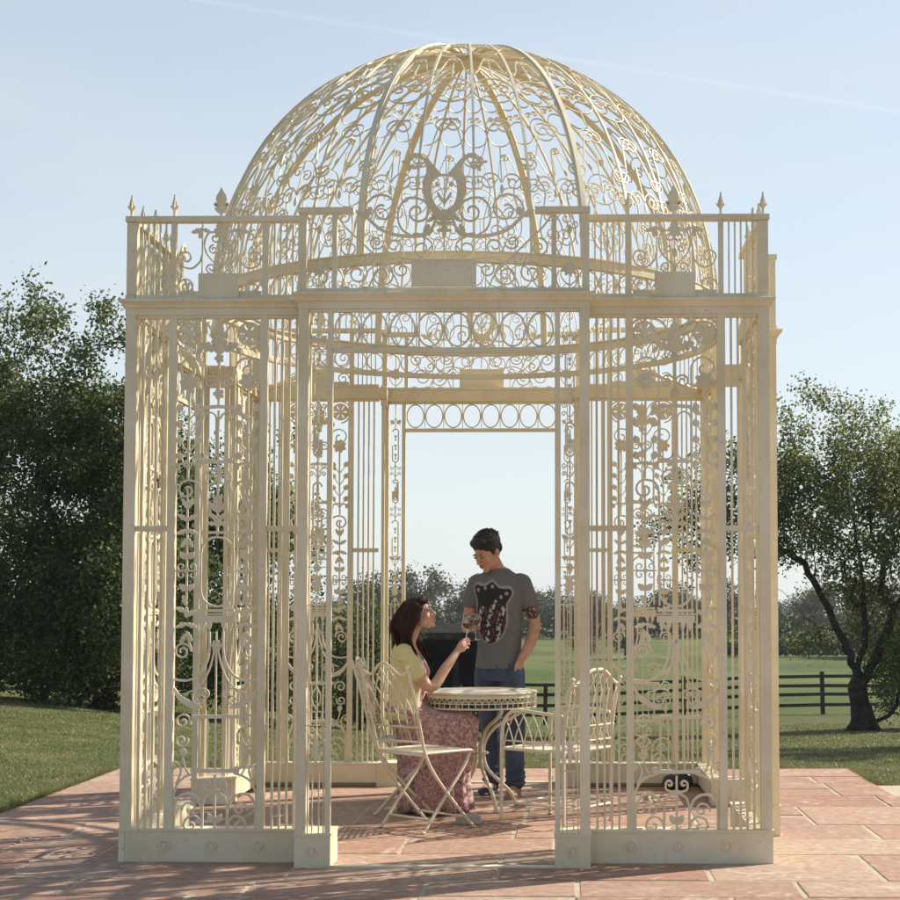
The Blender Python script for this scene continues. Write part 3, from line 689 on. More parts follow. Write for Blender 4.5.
def spear(big=False):
    m = MB(); z = HP; k = 1.0
    if not big:
        m.box(-.006, .006, -.006, .006, z, z+.06)
        m.plate([(-.003, z+.03), (-.014, z+.045), (-.021, z+.052), (-.022, z+.060), (-.012, z+.062), (-.014, z+.070), (-.004, z+.105), (0, z+.122), (.004, z+.105), (.014, z+.070), (.012, z+.062), (.022, z+.060), (.021, z+.052), (.014, z+.045), (.003, z+.03)], -.004, .004, .004)
    else:
        m.box(-.007, .007, -.007, .007, z, z+.05); z -= .012
        m.plate([(0, z+.175), (-.008, z+.155), (-.026, z+.125), (-.031, z+.105), (-.022, z+.085), (-.012, z+.078), (.012, z+.078), (.022, z+.085), (.031, z+.105), (.026, z+.125), (.008, z+.155)], -.005, .005, .008)
        for s_ in (1, -1):
            m.strip([(0, z+.05), (s_*.02, z+.062), (s_*.036, z+.078)] + curl(s_*.036, z+.078, R(90) if s_ > 0 else R(90), .009, s_, .9), .010, .010)
            m.plate(leafpts(0, z+.03, R(40) if s_ > 0 else R(140), .05, .02), -.004, .004, .002)
        m.box(-.02, .02, -.006, .006, z+.066, z+.078)
    if not big:
        q = MB(); q.v = [(b_*.98, a*.98, c) for a, b_, c in m.v]; q.f = [tuple(reversed(f)) for f in m.f]; m.merge(q)
    return m
fr, g1, g2, sw = wall_pieces(); 
protos = {}
for s_ in (1, -1):
    mm_ = (lambda q: q) if s_ == 1 else mir
    pp = plinth_piece(s_); pf, pg_, pg3, psc, ppl = parapet_pieces(s_)
    a = mm_(fr).build('wall_frame', M['cream'], gz)
    mm_(g1).build('bar_grille', M['cream'], a); mm_(g2).build('bar_grille', M['cream'], a); mm_(sw).build('scrollwork', M['cream'], a)
    b_ = mm_(pp).build('plinth', M['cream'], gz)
    c = mm_(pf).build('parapet_frame', M['cream'], gz)
    mm_(pg_).build('bar_grille', M['cream'], c); mm_(pg3).build('bar_grille', M['cream'], c); mm_(psc).build('scrollwork', M['cream'], c); mm_(ppl).build('plaque', M['cream'], c)
    for (xx, bg_) in ((.961, 0), (PC-.005, 1), (1.449, 0)) + (((1.672, 0),) if s_ == 1 else ()):
        mm_(at_front(spear(bg_), xx, -H+.02)).build('finial', M['cream'], c)
    protos[s_] = (a, b_, c)
for k in (1, 2, 3):
    for s_ in (1, -1):
        for o in protos[s_]: put(copy_tree(o, gz), k)
cp = MB(); cp.box(H-.060, H-.002, -H+.002, -H+.060, HB, HC-.084); cp.box(H-.056, H-.003, -H+.003, -H+.056, HC+.026, HP-.032)
c0 = cp.build('corner_post', M['cream'], gz)
for k in (1, 2, 3): put(copy_tree(c0, gz), k)

# bay with the open doorway, front one drawn, all four alike
YB = -H-P
K = 1/195.4
def bay_frame():
    m = MB()
    for s_ in (1, -1):
        for (a, b_, dd) in ((.700, .752, .055), (.573, .600, .035)):
            x0, x1 = sorted((a*s_, b_*s_)); m.box(x0, x1, YB+.003, YB+.003+dd, HB if a > .6 else HB, HC-.084)
        x0, x1 = sorted((.704*s_, .742*s_)); m.box(x0, x1, YB+.06, -H+.03, HC-.13, HC-.0845)
        x0, x1 = sorted((.712*s_, .728*s_)); m.box(x0, x1, -H+.0, -H+.03, HB, HC-.13)
    m.box(-.571, .571, YB+.005, YB+.033, 2.638, 2.664)
    m.box(-.698, .698, YB+.006, YB+.036, HC-.10, HC-.0845)
    m.box(-.571, .571, YB+.0, YB+.05, .0, .012)
    return m
def bay_block(s_):
    m = MB(); x0, x1 = sorted((.572*s_, .754*s_)); m.box(x0, x1, YB, -H+.10, 0, HB-.012)
    x2, x3 = sorted((.568*s_, .757*s_)); m.box(x2, x3, YB-.006, -H+.104, HB-.012, HB+.001)
    m.disc((.663*s_, YB, .088), 0, 0, 'y', 20, [(0, -.010), (.010, -.010), (.012, -.004), (.019, -.003), (.021, -.009), (.026, -.009), (.028, 0)])
    return m
def lintel_scroll():
    m = MB(); n = 8; w = 1.142/n
    z0, z1 = 2.668, HC-.102
    for i in range(n):
        c = -.571+w*(i+.5)
        m.strip(circ(c, (z0+z1)/2, w*.45, 22, (z1-z0)/2-.003), .009, .012, 0, None, True)
        if i < n-1:
            m.strip([(c+w/2, z0), (c+w/2, z1)], .005, .008); m.box(c+w/2-.009, c+w/2+.009, -.010, .010, (z0+z1)/2-.013, (z0+z1)/2+.013)
    return at_front(m, 0, YB+.02)
def side_scroll(s_):
    m = MB(); c = 0; h = .048
    V_ = lambda py: (603-py)*K+1.348
    m.strip([(0, HC-.1), (0, 2.69)], .006, .010)
    def ends(z, sgn, r=.014):
        for t in (1, -1): m.strip([(0, z), (t*.012, z+sgn*.012)] + curl(t*.016, z+sgn*.02, R(90)*sgn, r, -t*sgn, 1.2), .005, .010)
    for t in (1, -1):
        m.plate(leafpts(t*.008, 2.70, R(90-50*t), .045, .026)); m.plate(leafpts(t*.006, 1.67, R(90-55*t), .045, .026))
        m.strip([(0, 2.74), (t*.03, 2.712), (t*.034, 2.69)], .005, .01)
        m.strip([(0, 1.62), (t*.02, 1.655), (t*.03, 1.68)], .005, .01)
    def oval(z0, z1, w=.022):
        m.strip(stadium(-w, w, z0, z1)+[(w, (z0+z1)/2)], .008, .012)
    oval(2.41, 2.66); oval(2.10, 2.275, .021); oval(2.12, 2.255, .012); oval(1.695, 1.966)
    m.strip([(0, 2.69), (0, 2.66)], .008, .01); m.strip([(0, 2.41), (0, 2.275)], .008, .01); m.strip([(0, 2.10), (0, 1.966)], .008, .01); m.strip([(0, 1.695), (0, 1.40)], .007, .01)
    for z in (2.60, 2.53, 2.46, 1.90, 1.83, 1.76): m.plate([(-.013, z+.012), (.013, z+.012), (.003, z-.012), (-.003, z-.012)], bulge=.002); m.plate(circ(0, z-.022, .008, 8), bulge=.002)
    for z in (2.18,): m.plate(acanthus(0, z-.05, pi/2, .1, .02, 3))
    for (z, sg) in ((2.385, 1), (2.300, -1), (2.075, 1), (1.99, -1)): ends(z, -sg)
    flower(m, 0, 1.527, .022, 6); m.strip([(-h, 1.53), (h, 1.53)], .005, .008)
    for t in (1, -1): m.plate(leafpts(t*.006, 1.565, R(90-50*t), .035, .022)); m.plate(leafpts(t*.004, 1.47, R(90-60*t), .035, .022))
    m.plate(acanthus(0, 1.40, pi/2, .09, .05, 3))
    for t in (1, -1): m.strip([(0, 1.385), (t*.03, 1.34), (t*.030, .93)], .007, .010)
    m.strip([(0, 1.385), (t*.0, .93)], .007, .010)
    m.strip([(-h, 1.335), (h, 1.335)], .006, .01); m.strip([(-h, .93), (h, .93)], .007, .01)
    for t in (1, -1):
        m.strip(scroll((t*.006, .92), (t*.006, .80), -.030*t, 0, 0), .007, .010); m.strip(scroll((t*.046, .92), (t*.046, .80), .030*t, 0, 0), .007, .010)
        m.strip([(t*.028, .79), (t*.028, .72)], .006, .01)
        m.strip(scroll((t*.040, .66), (t*.01, .60), .010*t, .012, .010, True, 1.1), .006, .01)
        m.strip(scroll((t*.01, .58), (t*.040, .51), .010*t, .010, .012, True, 1.1), .006, .01)
        m.strip([(t*.017, .49), (t*.017, HB)], .006, .01); m.strip([(t*.040, .72), (t*.040, HB)], .006, .01)
    m.strip([(0, .79), (0, .72)], .006, .01); m.strip([(-h, .79), (h, .79)], .006, .01); m.strip([(-h, .72), (h, .72)], .006, .01); m.strip([(-h, .49), (h, .49)], .006, .01)
    m.plate(acanthus(0, .52, pi/2, .18, .03, 4))
    return at_front(m, .65*s_, YB+.022)
def bay_parapet():
    m = MB(); z0 = HC+.0225
    m.box(-BW, BW, YB-.002, YB+.05, z0-.02, z0)
    for s_ in (1, -1):
        for (a, b_) in ((.715, .752), (.556, .582)):
            x0, x1 = sorted((a*s_, b_*s_)); m.box(x0, x1, YB+.004, YB+.038, z0, HP-.030)
        x0, x1 = sorted((.47*s_, .757*s_)); m.box(x0, x1, YB-.004, YB+.045, HP-.030, HP)
        x0, x1 = sorted((.715*s_, .748*s_)); m.box(x0, x1, YB+.05, -H-.004, HP-.028, HP-.002); m.box(x0, x1, YB+.05, -H-.002, z0-.02, z0)
    return m
def bay_parapet_scroll():
    m = MB(1.15); V_ = lambda py: (605-py)*K+1.348
    for s_ in (1, -1):
        X = lambda px: (px-444)*K*s_
        p = lambda px, py: (X(px), V_(py))
        A = lambda d: R(d) if s_ > 0 else R(180-d)
        # outer strip: lyre with rosette
        m.strip([p(563, 243), p(571, 213), p(579, 243)], .006, .01)
        m.strip(spiral(X(576), V_(222), 5*K, 1.1, A(180), s_), .005, .01); flower(m, X(571), V_(267), 8.5*K, 9)
        m.strip([p(571, 292), p(571, 240)], .006, .01); m.plate(leafpts(*p(571, 232), pi/2, 10*K, 5*K))
        m.strip([p(571, 285)] + [p(*q) for q in cr([(566, 281), (562, 274), (564, 266)], 3)], .005, .01); m.strip([p(571, 285)] + [p(*q) for q in cr([(576, 281), (580, 274), (578, 266)], 3)], .005, .01)
        # dipping top rail
        m.strip([p(*q) for q in cr([(534, 208.5), (527, 210), (520, 217), (510, 226), (496, 232), (480, 234), (466, 233), (458, 228), (454, 221), (452, 213)], 4)], .013, .02)
        m.strip(curl(X(523), V_(216), A(60), 19*K, s_, 1.4), .009, .012)
        m.strip([p(*q) for q in cr([(456, 226), (462, 232), (476, 233)], 5)], .024, .014, 0, [.4+.6*abs(math.sin(i*1.3)) for i in range(11)])
        m.plate(acanthus(*p(524, 214), A(120), 12*K, 9*K, 3)); m.plate(acanthus(*p(525, 214), A(30), 8*K, 6*K, 3))
        m.strip([p(*q) for q in cr([(478, 233), (487, 227), (491, 216), (489, 203), (481, 195), (471, 195)], 4)] + curl(X(471), V_(195), A(182), 14*K, s_, 1.3), .009, .012)
        # scroll filling below
        for (x, y_, r, a, se, tu) in ((466, 247, 12, 90, 1, 1.5), (495, 244, 10, 0, -1, 1.5), (513, 240, 8, 180, 1, 1.4), (507, 274, 13, 90, 1, 1.6), (532, 272, 13, 0, 1, 1.6), (540, 246, 10, 90, -1, 1.4), (487, 268, 9, 90, -1, 1.3), (520, 256, 8, 0, -1, 1.3)):
            m.strip(spiral(X(x), V_(y_), r*K, tu, A(a), se*s_), .007, .012)
        m.strip([p(*q) for q in cr([(552, 214), (543, 226), (528, 240), (512, 256), (496, 272), (489, 288)], 4)], .007, .012)
        m.strip([p(*q) for q in cr([(456, 243), (470, 258), (490, 256), (505, 262), (518, 280), (520, 291)], 4)], .006, .012)
        for q in (486, 516): m.strip([p(q, 292), p(q, 233)], .005, .010)
        for q in (510, 530, 549): m.strip([p(q, 291)] + curl(X(q), V_(290), A(100), 7*K, s_, .8), .006, .01)
    return at_front(m, 0, YB+.02)
def crest():
    m = MB(); V_ = lambda py: (605-py)*K+1.348
    for s_ in (1, -1):
        X = lambda px: (px-444)*K*s_; p = lambda px, py: (X(px), V_(py)); A = lambda d: R(d) if s_ > 0 else R(180-d)
        o_ = [(5, 213), (9, 211.5), (13, 208), (17, 202), (20, 195.5), (21.8, 189), (22.2, 183), (21, 176), (18.5, 169), (18.8, 162), (21.5, 156), (26, 152.8), (30.5, 153.3), (34, 156.5), (35, 161)]
        i_ = [(4, 206), (7, 204.5), (10, 200.5), (12, 195), (12.8, 189), (12.8, 183), (11.5, 177.5), (7.5, 172.5), (3, 170.5), (9, 163.5), (16, 155), (24, 149), (31, 148.6), (36.5, 152.5), (38, 160)]
        q_ = lambda c, e=0: p(444+c[0]+e, c[1])
        for i in range(len(o_)-1):
            e = 1.0 if i < 9 and i % 2 else 0
            m.plate([q_(i_[i]), q_(i_[i+1]), q_(o_[i+1], 1.0-e if i < 8 else 0), q_(o_[i], e)], -.006, .006, .002 if i % 2 else .006)
        m.strip([p(444, 171), p(449, 171.5), p(453, 173)], .010, .010)
        m.plate(acanthus(*p(479, 162), A(195), 8*K, 5*K, 3)); m.plate(acanthus(*p(479, 161), A(-80), 7*K, 4.5*K, 2)); m.plate(acanthus(*p(481, 158), A(5), 7*K, 3.5*K, 2))
        # tulip inside
        m.plate([p(444, 203), p(447, 198), p(451, 193), p(452, 188), p(449, 190), p(446, 195), p(444, 196)], -.004, .004, .003)
        flower(m, X(451), V_(180.5), 2.8*K, 5); m.strip([p(444, 196), p(447, 186), p(450, 182)], .004, .008)
        m.plate(acanthus(*p(445, 221), A(10), 7.5*K, 4*K, 2)); m.plate(acanthus(*p(445, 228), A(0), 7*K, 4*K, 2)); m.plate(acanthus(*p(454, 214), A(-35), 9*K, 5*K, 3)); m.plate(acanthus(*p(459, 222), A(-50), 10*K, 6*K, 3))
    p = lambda px, py: ((px-444)*K, V_(py))
    m.strip([p(444, 205), p(444, 176)], .006, .01); m.plate([p(431, 212), p(436, 208), p(444, 206.5), p(452, 208), p(457, 212), p(451, 217), p(444, 218.5), p(437, 217)], -.009, .009, .004)
    m.plate(acanthus(*p(444, 217), -pi/2, 19*K, 7*K, 3), -.006, .006, .005); m.strip([p(444, 230), p(444, 258)], .007, .01)
    return at_front(m, 0, YB+.02)
def bay_plaque():
    m = MB(); z0 = HC+.003; w = .168
    m.box(-w, w, YB-.012, YB-.004, z0+.024, z0+.160)
    m.box(-w-.004, w+.004, YB-.014, YB-.003, z0+.160, z0+.167)
    return m
bf = bay_frame().build('bay_frame', M['cream'], gz)
lintel_scroll().build('lintel_scrollwork', M['cream'], bf)
for s_ in (1, -1): side_scroll(s_).build('scrollwork', M['cream'], bf); bay_block(s_).build('plinth_block', M['cream'], bf)
bq = bay_parapet().build('bay_parapet', M['cream'], gz)
bay_parapet_scroll().build('scrollwork', M['cream'], bq); crest().build('crest', M['cream'], bq); bay_plaque().build('plaque', M['cream'], bq)
for k in (1, 2, 3): put(copy_tree(bf, gz), k); put(copy_tree(bq, gz), k)

# moulded cornice following the plan outline
def outline(off):
    a, b_, c = H+off, BW+off, H+P+off
    q = [(-a, -a), (-b_, -a), (-b_, -c), (b_, -c), (b_, -a), (a, -a)]
    pts = []
    for k in range(4):
        cs, sn = [(1,0),(0,1),(-1,0),(0,-1)][k]
        pts += [(x*cs-y_*sn, x*sn+y_*cs) for x, y_ in q[:-1]]
    return pts
cm = MB(); prof = [(-.055, HC-.084), (.0, HC-.084), (.0, HC-.046), (.010, HC-.044), (.013, HC-.030), (.024, HC-.018), (.030, HC-.016), (.031, HC-.002), (.028, HC), (-.055, HC)]
rings = [outline(o_) for o_, z in prof]; n = len(rings[0])
vs = [(x, y_, prof[i][1]) for i, r_ in enumerate(rings) for x, y_ in r_]
fs = [(i*n+j, i*n+(j+1) % n, ((i+1) % len(prof))*n+(j+1) % n, ((i+1) % len(prof))*n+j) for i in range(len(prof)) for j in range(n)]
cm.add(vs, fs); cm.build('cornice', M['cream'], gz)

# dome: ring frieze, main and thin ribs, scroll panels
RD = 1.592; ZD = 3.22; ROT = R(5)
def annulus(m, r0, r1, z0, z1, n=96):
    m.disc((0, 0, 0), 0, 0, 'z', n, [(r0, z0), (r1, z0), (r1, z1), (r0, z1), (r0, z0)])
dm = MB(); annulus(dm, RD-.035, RD+.01, ZD-.05, ZD); annulus(dm, RD-.03, RD+.006, ZD-.22, ZD-.185)
annulus(dm, RD-.05, RD+.016, ZD, ZD+.008)
for a in range(4):      # struts from the wall corners to the ring
    an = pi/4+a*pi/2; cs, sn = math.cos(an), math.sin(an)
    dm.tube([(cs*(RD), sn*(RD), ZD-.20), (cs*2.33, sn*2.33, HC-.04)], .016, 6)
dome = dm.build('dome', M['cream'], gz)
fz = MB(); n = 76
for i in range(n):
    a = 2*pi*i/n
    pts = circ(0, 0, .0615, 16)
    mm_ = MB(); mm_.strip(pts, .006, .010, 0, None, True)
    cs, sn = math.cos(a), math.sin(a)
    fz.merge(mm_, lambda u, d, v: ((RD-.01+d)*cs-u*sn, (RD-.01+d)*sn+u*cs, ZD-.118+v))
    if i % 7 == 0: fz.tube([((RD-.01)*cs, (RD-.01)*sn, ZD-.19), ((RD-.01)*cs, (RD-.01)*sn, ZD-.05)], .006, 4)
fz.build('frieze', M['cream'], dome)
def sph(u, d, v, r=RD):     # u: azimuth angle, v: elevation angle, d: radial offset
    return ((r+d)*math.cos(v)*math.sin(u), -(r+d)*math.cos(v)*math.cos(u), ZD+(r+d)*math.sin(v)*1.016)
TOP = R(89)
def rib_mesh(wid, dep, d0):
    m = MB(); n = 26; vs = []
    for i in range(n+1):
        v = TOP*i/n
        for (sx, sy) in ((-1,-1),(1,-1),(1,1),(-1,1)):
            x, y_, z = sph(0, d0+sy*dep/2, v); vs.append((x+sx*wid/2, y_, z))
    fs = []
    for i in range(n):
        a = i*4; b_ = a+4
        for k in range(4): fs.append((a+k, a+(k+1) % 4, b_+(k+1) % 4, b_+k))
    fs += [(3,2,1,0), (n*4, n*4+1, n*4+2, n*4+3)]
    m.add(vs, fs); return m
# rib lightly domed in section: two steps
mr_ = rib_mesh(.046, .014, .0); mr2 = rib_mesh(.026, .010, .0115); mr_.merge(mr2)
r0 = mr_.build('main_rib', M['cream'], dome); r0.rotation_euler = (0, 0, ROT+R(22.5))
for k in range(1, 8): c = r0.copy(); COL.objects.link(c); c.rotation_euler = (0, 0, ROT+R(22.5+45*k))
t0 = rib_mesh(.013, .013, 0).build('thin_rib', M['cream'], dome); first = True
for k in range(32):
    if k % 4 == 2: continue
    c = t0 if first else t0.copy()
    if not first: COL.objects.link(c)
    first = False; c.rotation_euler = (0, 0, ROT+R(11.25*k))
def gore():
    """scroll panel in flat gore units: u in metres across, v in metres up the meridian"""
    m = MB()
    half = lambda v: RD*math.cos(v/RD)*R(11.25)/2
    pieces = []
    def both(fn):
        for s_ in (1, -1): pieces.append(fn(s_))
    for s_ in (1, -1):
        W_ = lambda v, f: s_*half(v)*f
        P2 = pieces.append
        P2((scroll((W_(.1, .60), .10), (W_(.42, .50), .40), -s_*.030, .058, .052, True, 1.3, 12), .0055))
        P2((scroll((W_(.02, .1), .00), (W_(.2, .1), .24), s_*.045, 0, .040, False, 1.3, 12), .0055))
        P2((curl(W_(.5, .03), .40, pi/2, .060, -s_, 1.5, seg=12), .0055))
        P2((scroll((W_(.55, .92), .50), (W_(.78, .12), .80), s_*.025, .042, .055, True, 1.35, 12), .0055))
        P2((curl(0, 1.08, pi/2, .050, -s_, 1.3, seg=12), .005))
        P2((scroll((W_(1.25, .85), 1.24), (W_(1.42, .15), 1.44), s_*.015, .026, .030, True, 1.3, 11), .005))
        P2((curl(0, 1.76, pi/2, .026, -s_, 1.3, seg=11), .005))
    for v0, hh in ((1.07, .115), (1.62, .10), (1.92, .085)):
        pieces.append(([(half(v0+hh*math.sin(2*pi*i/22))*.96*math.cos(2*pi*i/22), v0+hh*math.sin(2*pi*i/22)) for i in range(23)], .0055))
    pieces.append(([(0, .40), (0, .62)], .005)); pieces.append(([(0, .86), (0, .96)], .005)); pieces.append(([(0, 1.18), (0, 1.44)], .005)); pieces.append(([(0, 2.0), (0, 2.25)], .005))
    pieces.append((circ(0, 2.10, .028, 10), .005)); 
    for pts, t in pieces: m.strip(pts, t, .009)
    for (u, v0, a) in ((0, .33, 90), (0, 1.22, 90)):
        m.plate(leafpts(u, v0, R(a), .06, .022), -.003, .003, .002)
    return m.xf(lambda u, d, v: sph(u/max(.12, RD*math.cos(min(v/RD, R(88)))), d, min(v/RD, R(88))))
g0 = gore().build('scroll_panel', M['cream'], dome); g0.rotation_euler = (0, 0, ROT+R(5.625))
for k in range(1, 32): c = g0.copy(); COL.objects.link(c); c.rotation_euler = (0, 0, ROT+R(5.625+11.25*k))
bs = MB(); bs.disc((0, 0, ZD+RD*1.016), 0, 0, 'z', 32, [(0, -.03), (.085, -.032), (.085, -.010), (.06, .004), (.03, .008), (0, .009)])
bs.build('crown_plate', M['cream'], dome)

# ------------------------------------------------------------------ garden furniture
def make_chair():
    """folding bistro chair, facing -y"""
    root = empty('folding_chair'); w = .205
    post = cr([(0, .33, .935), (0, .30, .84), (0, .235, .60), (0, .195, .455), (0, .13, .34), (0, -.02, .17), (0, -.185, .006)], 4)
    leg2 = cr([(0, -.175, .435), (0, -.12, .35), (0, .05, .16), (0, .185, .006)], 4)
    for s_ in (1, -1):
        m = MB(); m.tube([(s_*w, p[1], p[2]) for p in post], .0095, 8); m.ell((s_*w, .332, .942), (.013, .013, .011)); m.ell((s_*w, -.187, .008), (.014, .016, .008)); m.build('leg', M['chair'], root, True)
        m = MB(); m.tube([(s_*(w-.022), p[1], p[2]) for p in leg2], .0095, 8); m.ell((s_*(w-.022), .187, .008), (.014, .016, .008)); m.ell((s_*(w-.011), .02, .20), (.018, .008, .008)); m.build('leg', M['chair'], root, True)
    for bar in ([(-w, -.12, .070), (w, -.12, .070)], [(-w+.02, .125, .072), (w-.02, .125, .072)], [(-w, .19, .44), (w, .19, .44)]):
        m = MB(); m.tube(bar, .007, 6); m.build('stretcher', M['chair'], root, True)
    yb = lambda z: .195+(z-.455)*.275
    bk = MB()
    top = lambda t: .925 - .045*math.sin(pi*min(1, abs(t)*1.0))*0 - .05*math.sin(pi*abs(t))**2*(1 if abs(t) > .5 else 1) + .055*max(0, math.cos(t*pi/1.15))
    def wav(t):      # top rail height, t -1..1
        a = abs(t); return .925 - .035*math.sin(min(1, (1-a)/.45)*pi*.5)*(1 if a > .55 else 1) + .075*sm((.75-a)/.75)
    bk.tube([(w*t, yb(wav(t)), wav(t)) for t in [i/16-1 for i in range(33)]], .009, 8)
    for z in (.515, .60): bk.tube([(-w, yb(z), z), (w, yb(z), z)], .0065, 6)
    nb = 6
    for i in range(nb):
        t0 = -1+2*(i+.5)/nb
        for sgn in (1, -1):
            pts = []
            for j in range(13):
                q = j/12; z_ = .515 + q*.42
                t = t0 + sgn*(.62*max(0, q-.32)**1.5*1.9)
                if abs(t) > 1: break
                if z_ > wav(t): break
                pts.append((w*t, yb(z_), z_))
            if len(pts) > 2: bk.tube(pts, .0042, 5)
    bk.build('backrest', M['chair'], root, True)
    st = MB(); x0, y0, x1, y1 = -w+.008, -.20, w-.008, .185
    fr_ = [(x0, y1, .452), (x0, -.15, .452), (x0+.01, -.195, .446), (x0+.03, -.215, .436), (x1-.03, -.215, .436), (x1-.01, -.195, .446), (x1, -.15, .452), (x1, y1, .452)]
    st.tube(fr_, .008, 6, True)
    for k in range(-14, 15):
        for sgn in (1, -1):
            pts = []
            for j in range(40):
                x = x0+(x1-x0)*j/39; y = sgn*(x)+k*.047
                if y0-.008 < y < y1: pts.append((x, y))
            if len(pts) > 1:
                (ax, ay), (bx, by) = pts[0], pts[-1]; nx, ny = -.0085*sgn/1.414*1, .0085/1.414
                z = .4525+.001*sgn
                st.add([(ax-nx, ay-ny, z), (bx-nx, by-ny, z), (bx+nx, by+ny, z), (ax+nx, ay+ny, z), (ax-nx, ay-ny, z-.002), (bx-nx, by-ny, z-.002), (bx+nx, by+ny, z-.002), (ax+nx, ay+ny, z-.002)],
                       [(0,1,2,3),(7,6,5,4),(0,4,5,1),(1,5,6,2),(2,6,7,3),(3,7,4,0)])
    st.build('seat', M['chair'], root)
    return root
ch = make_chair(); ch.scale = (1.03, 1.03, 1.03); ch.location = (-.205, -.455, .002); ch.rotation_euler = (0, 0, R(137))
tag(ch, 'empty cream folding metal chair with lattice back, seen from behind, left of the table', 'chair', 'white folding garden chairs')
c2 = copy_tree(ch); c2.location = (-.375, .25, .002); c2.rotation_euler = (0, 0, R(88))
tag(c2, 'cream folding metal chair the woman in the floral dress is sitting on', 'chair', 'white folding garden chairs')

def make_armchair():
    root = empty('garden_armchair'); w = .25
    for s_ in (1, -1):
        m = MB(); m.tube(cr([(s_*w, -.235, .006), (s_*w, -.235, .30), (s_*w, -.233, .50), (s_*w, -.222, .60), (s_*w, -.18, .665), (s_*w, -.10, .690), (s_*w, .06, .680), (s_*w, .225, .668)], 5), .011, 8); m.ell((s_*w, -.235, .008), (.016, .016, .009))
        a = m.build('armrest', M['chair'], root, True)
        l = MB()
        for i in range(6):
            y0 = -.215+i*.075
            for sg in (1, -1):
                pts = [(s_*w, y0+sg*.085*(q**1.6), .46+.215*q) for q in [j/7 for j in range(8)]]
                pts = [p for p in pts if -.235 < p[1] < .25 and p[2] < (.688 if p[1] > -.12 else .688-(-.12-p[1])*.9)]
                if len(pts) > 2: l.tube(pts, .0042, 5)
        l.tube([(s_*w, -.232, .505), (s_*w, .235, .505)], .005, 5)
        l.build('lattice', M['chair'], a, True)
        m = MB(); m.tube(cr([(s_*w, .30, .875), (s_*w, .275, .78), (s_*w, .245, .60), (s_*w, .235, .455), (s_*w, .235, .25), (s_*w, .235, .006)], 5), .011, 8); m.ell((s_*w, .303, .885), (.015, .015, .013)); m.ell((s_*w, .235, .008), (.016, .016, .009)); m.build('leg', M['chair'], root, True)
    for bar in [[(-w, y, .11), (w, y, .11)] for y in (-.235, .235)] + [[(x, -.235, .13), (x, .235, .13)] for x in (-w, w)]:
        m = MB(); m.tube(bar, .008, 6); m.build('stretcher', M['chair'], root, True)
    yb = lambda z: .235+(z-.455)*.155
    def wav(t):
        a = abs(t); return .85 + .09*sm((.95-a)/.8)
    b_ = MB(); b_.tube([(w*t, yb(wav(t)), wav(t)) for t in [i/16-1 for i in range(33)]], .011, 8)
    for z in (.51, .60): b_.tube([(-w, yb(z), z), (w, yb(z), z)], .006, 6)
    nb = 7
    for i in range(nb):
        t0 = -1+2*(i+.5)/nb
        for sgn in (1, -1):
            pts = []
            for j in range(16):
                q = j/15; z_ = .51 + q*.48; t = t0 + sgn*(.30*math.sin(min(q*1.3, 1)*pi)**1 if q < .55 else .30*math.sin(.715*pi)-sgn*0+.9*(q-.55))
                if abs(t) > 1 or z_ > wav(max(-1, min(1, t))): break
                pts.append((w*t, yb(z_), z_))
            if len(pts) > 2: b_.tube(pts, .0045, 5)
    b_.build('backrest', M['chair'], root, True)
    st = MB(); st.tube([(-w, -.235, .455), (w, -.235, .455), (w, .235, .455), (-w, .235, .455)], .010, 6, True)
    for i in range(11):
        y = -.21+i*.042; st.box(-w+.002, w-.002, y-.0165, y+.0165, .4535, .4575)
    st.build('seat', M['chair'], root)
    return root
ac = make_armchair(); ac.location = (.575, -.20, .002); ac.rotation_euler = (0, 0, R(-126))
tag(ac, 'cream metal garden armchair with high arched lattice back, right of the table', 'armchair')

tb = empty('garden_table', (.06, .43, .002)); tag(tb, 'round cream metal garden table with pierced lattice apron between the chairs and the man', 'table')
RT = .385
m = MB(); m.disc((0, 0, 0), 0, 0, 'z', 64, [(0, .752), (RT-.01, .752), (RT, .756), (RT+.004, .762), (RT, .768), (RT-.012, .770), (0, .770)])
m.build('tabletop', M['chair'], tb, True)
m = MB()
def hoop(r, z, t, h, n=72): m.disc((0, 0, 0), 0, 0, 'z', n, [(r-t, z-h), (r, z-h), (r, z+h), (r-t, z+h), (r-t, z-h)])
hoop(RT-.004, .742, .006, .010); hoop(RT-.004, .668, .006, .006); hoop(RT-.004, .701, .004, .003)
n = 56
for i in range(n):
    a = 2*pi*i/n; a2 = 2*pi*(i+.5)/n; r = RT-.007
    P_ = lambda an, z: (r*math.cos(an), r*math.sin(an), z)
    m.tube([P_(a, .668), P_(a, .701)], .0035, 4)
    m.tube([P_(a, .701), P_(a2, .736)], .0035, 4); m.tube([P_(a+2*pi/n, .701), P_(a2, .736)], .0035, 4)
m.build('apron', M['chair'], tb)
for k in range(4):
    an = R(-62+90*k); cs, sn = math.cos(an), math.sin(an)
    prof_ = cr([(.345, .672), (.34, .64), (.26, .59), (.13, .53), (.055, .45), (.035, .36), (.06, .26), (.15, .17), (.235, .09), (.275, .006)], 4)
    m = MB(); m.tube([(r*cs, r*sn, z) for r, z in prof_], .0125, 8); m.ell((.277*cs, .277*sn, .008), (.018, .018, .008)); m.build('leg', M['chair'], tb, True)
m = MB(); m.tube([(.06*math.cos(a*pi/8), .06*math.sin(a*pi/8), .36) for a in range(16)], .008, 6, True)
m.build('leg_collar', M['chair'], tb, True)

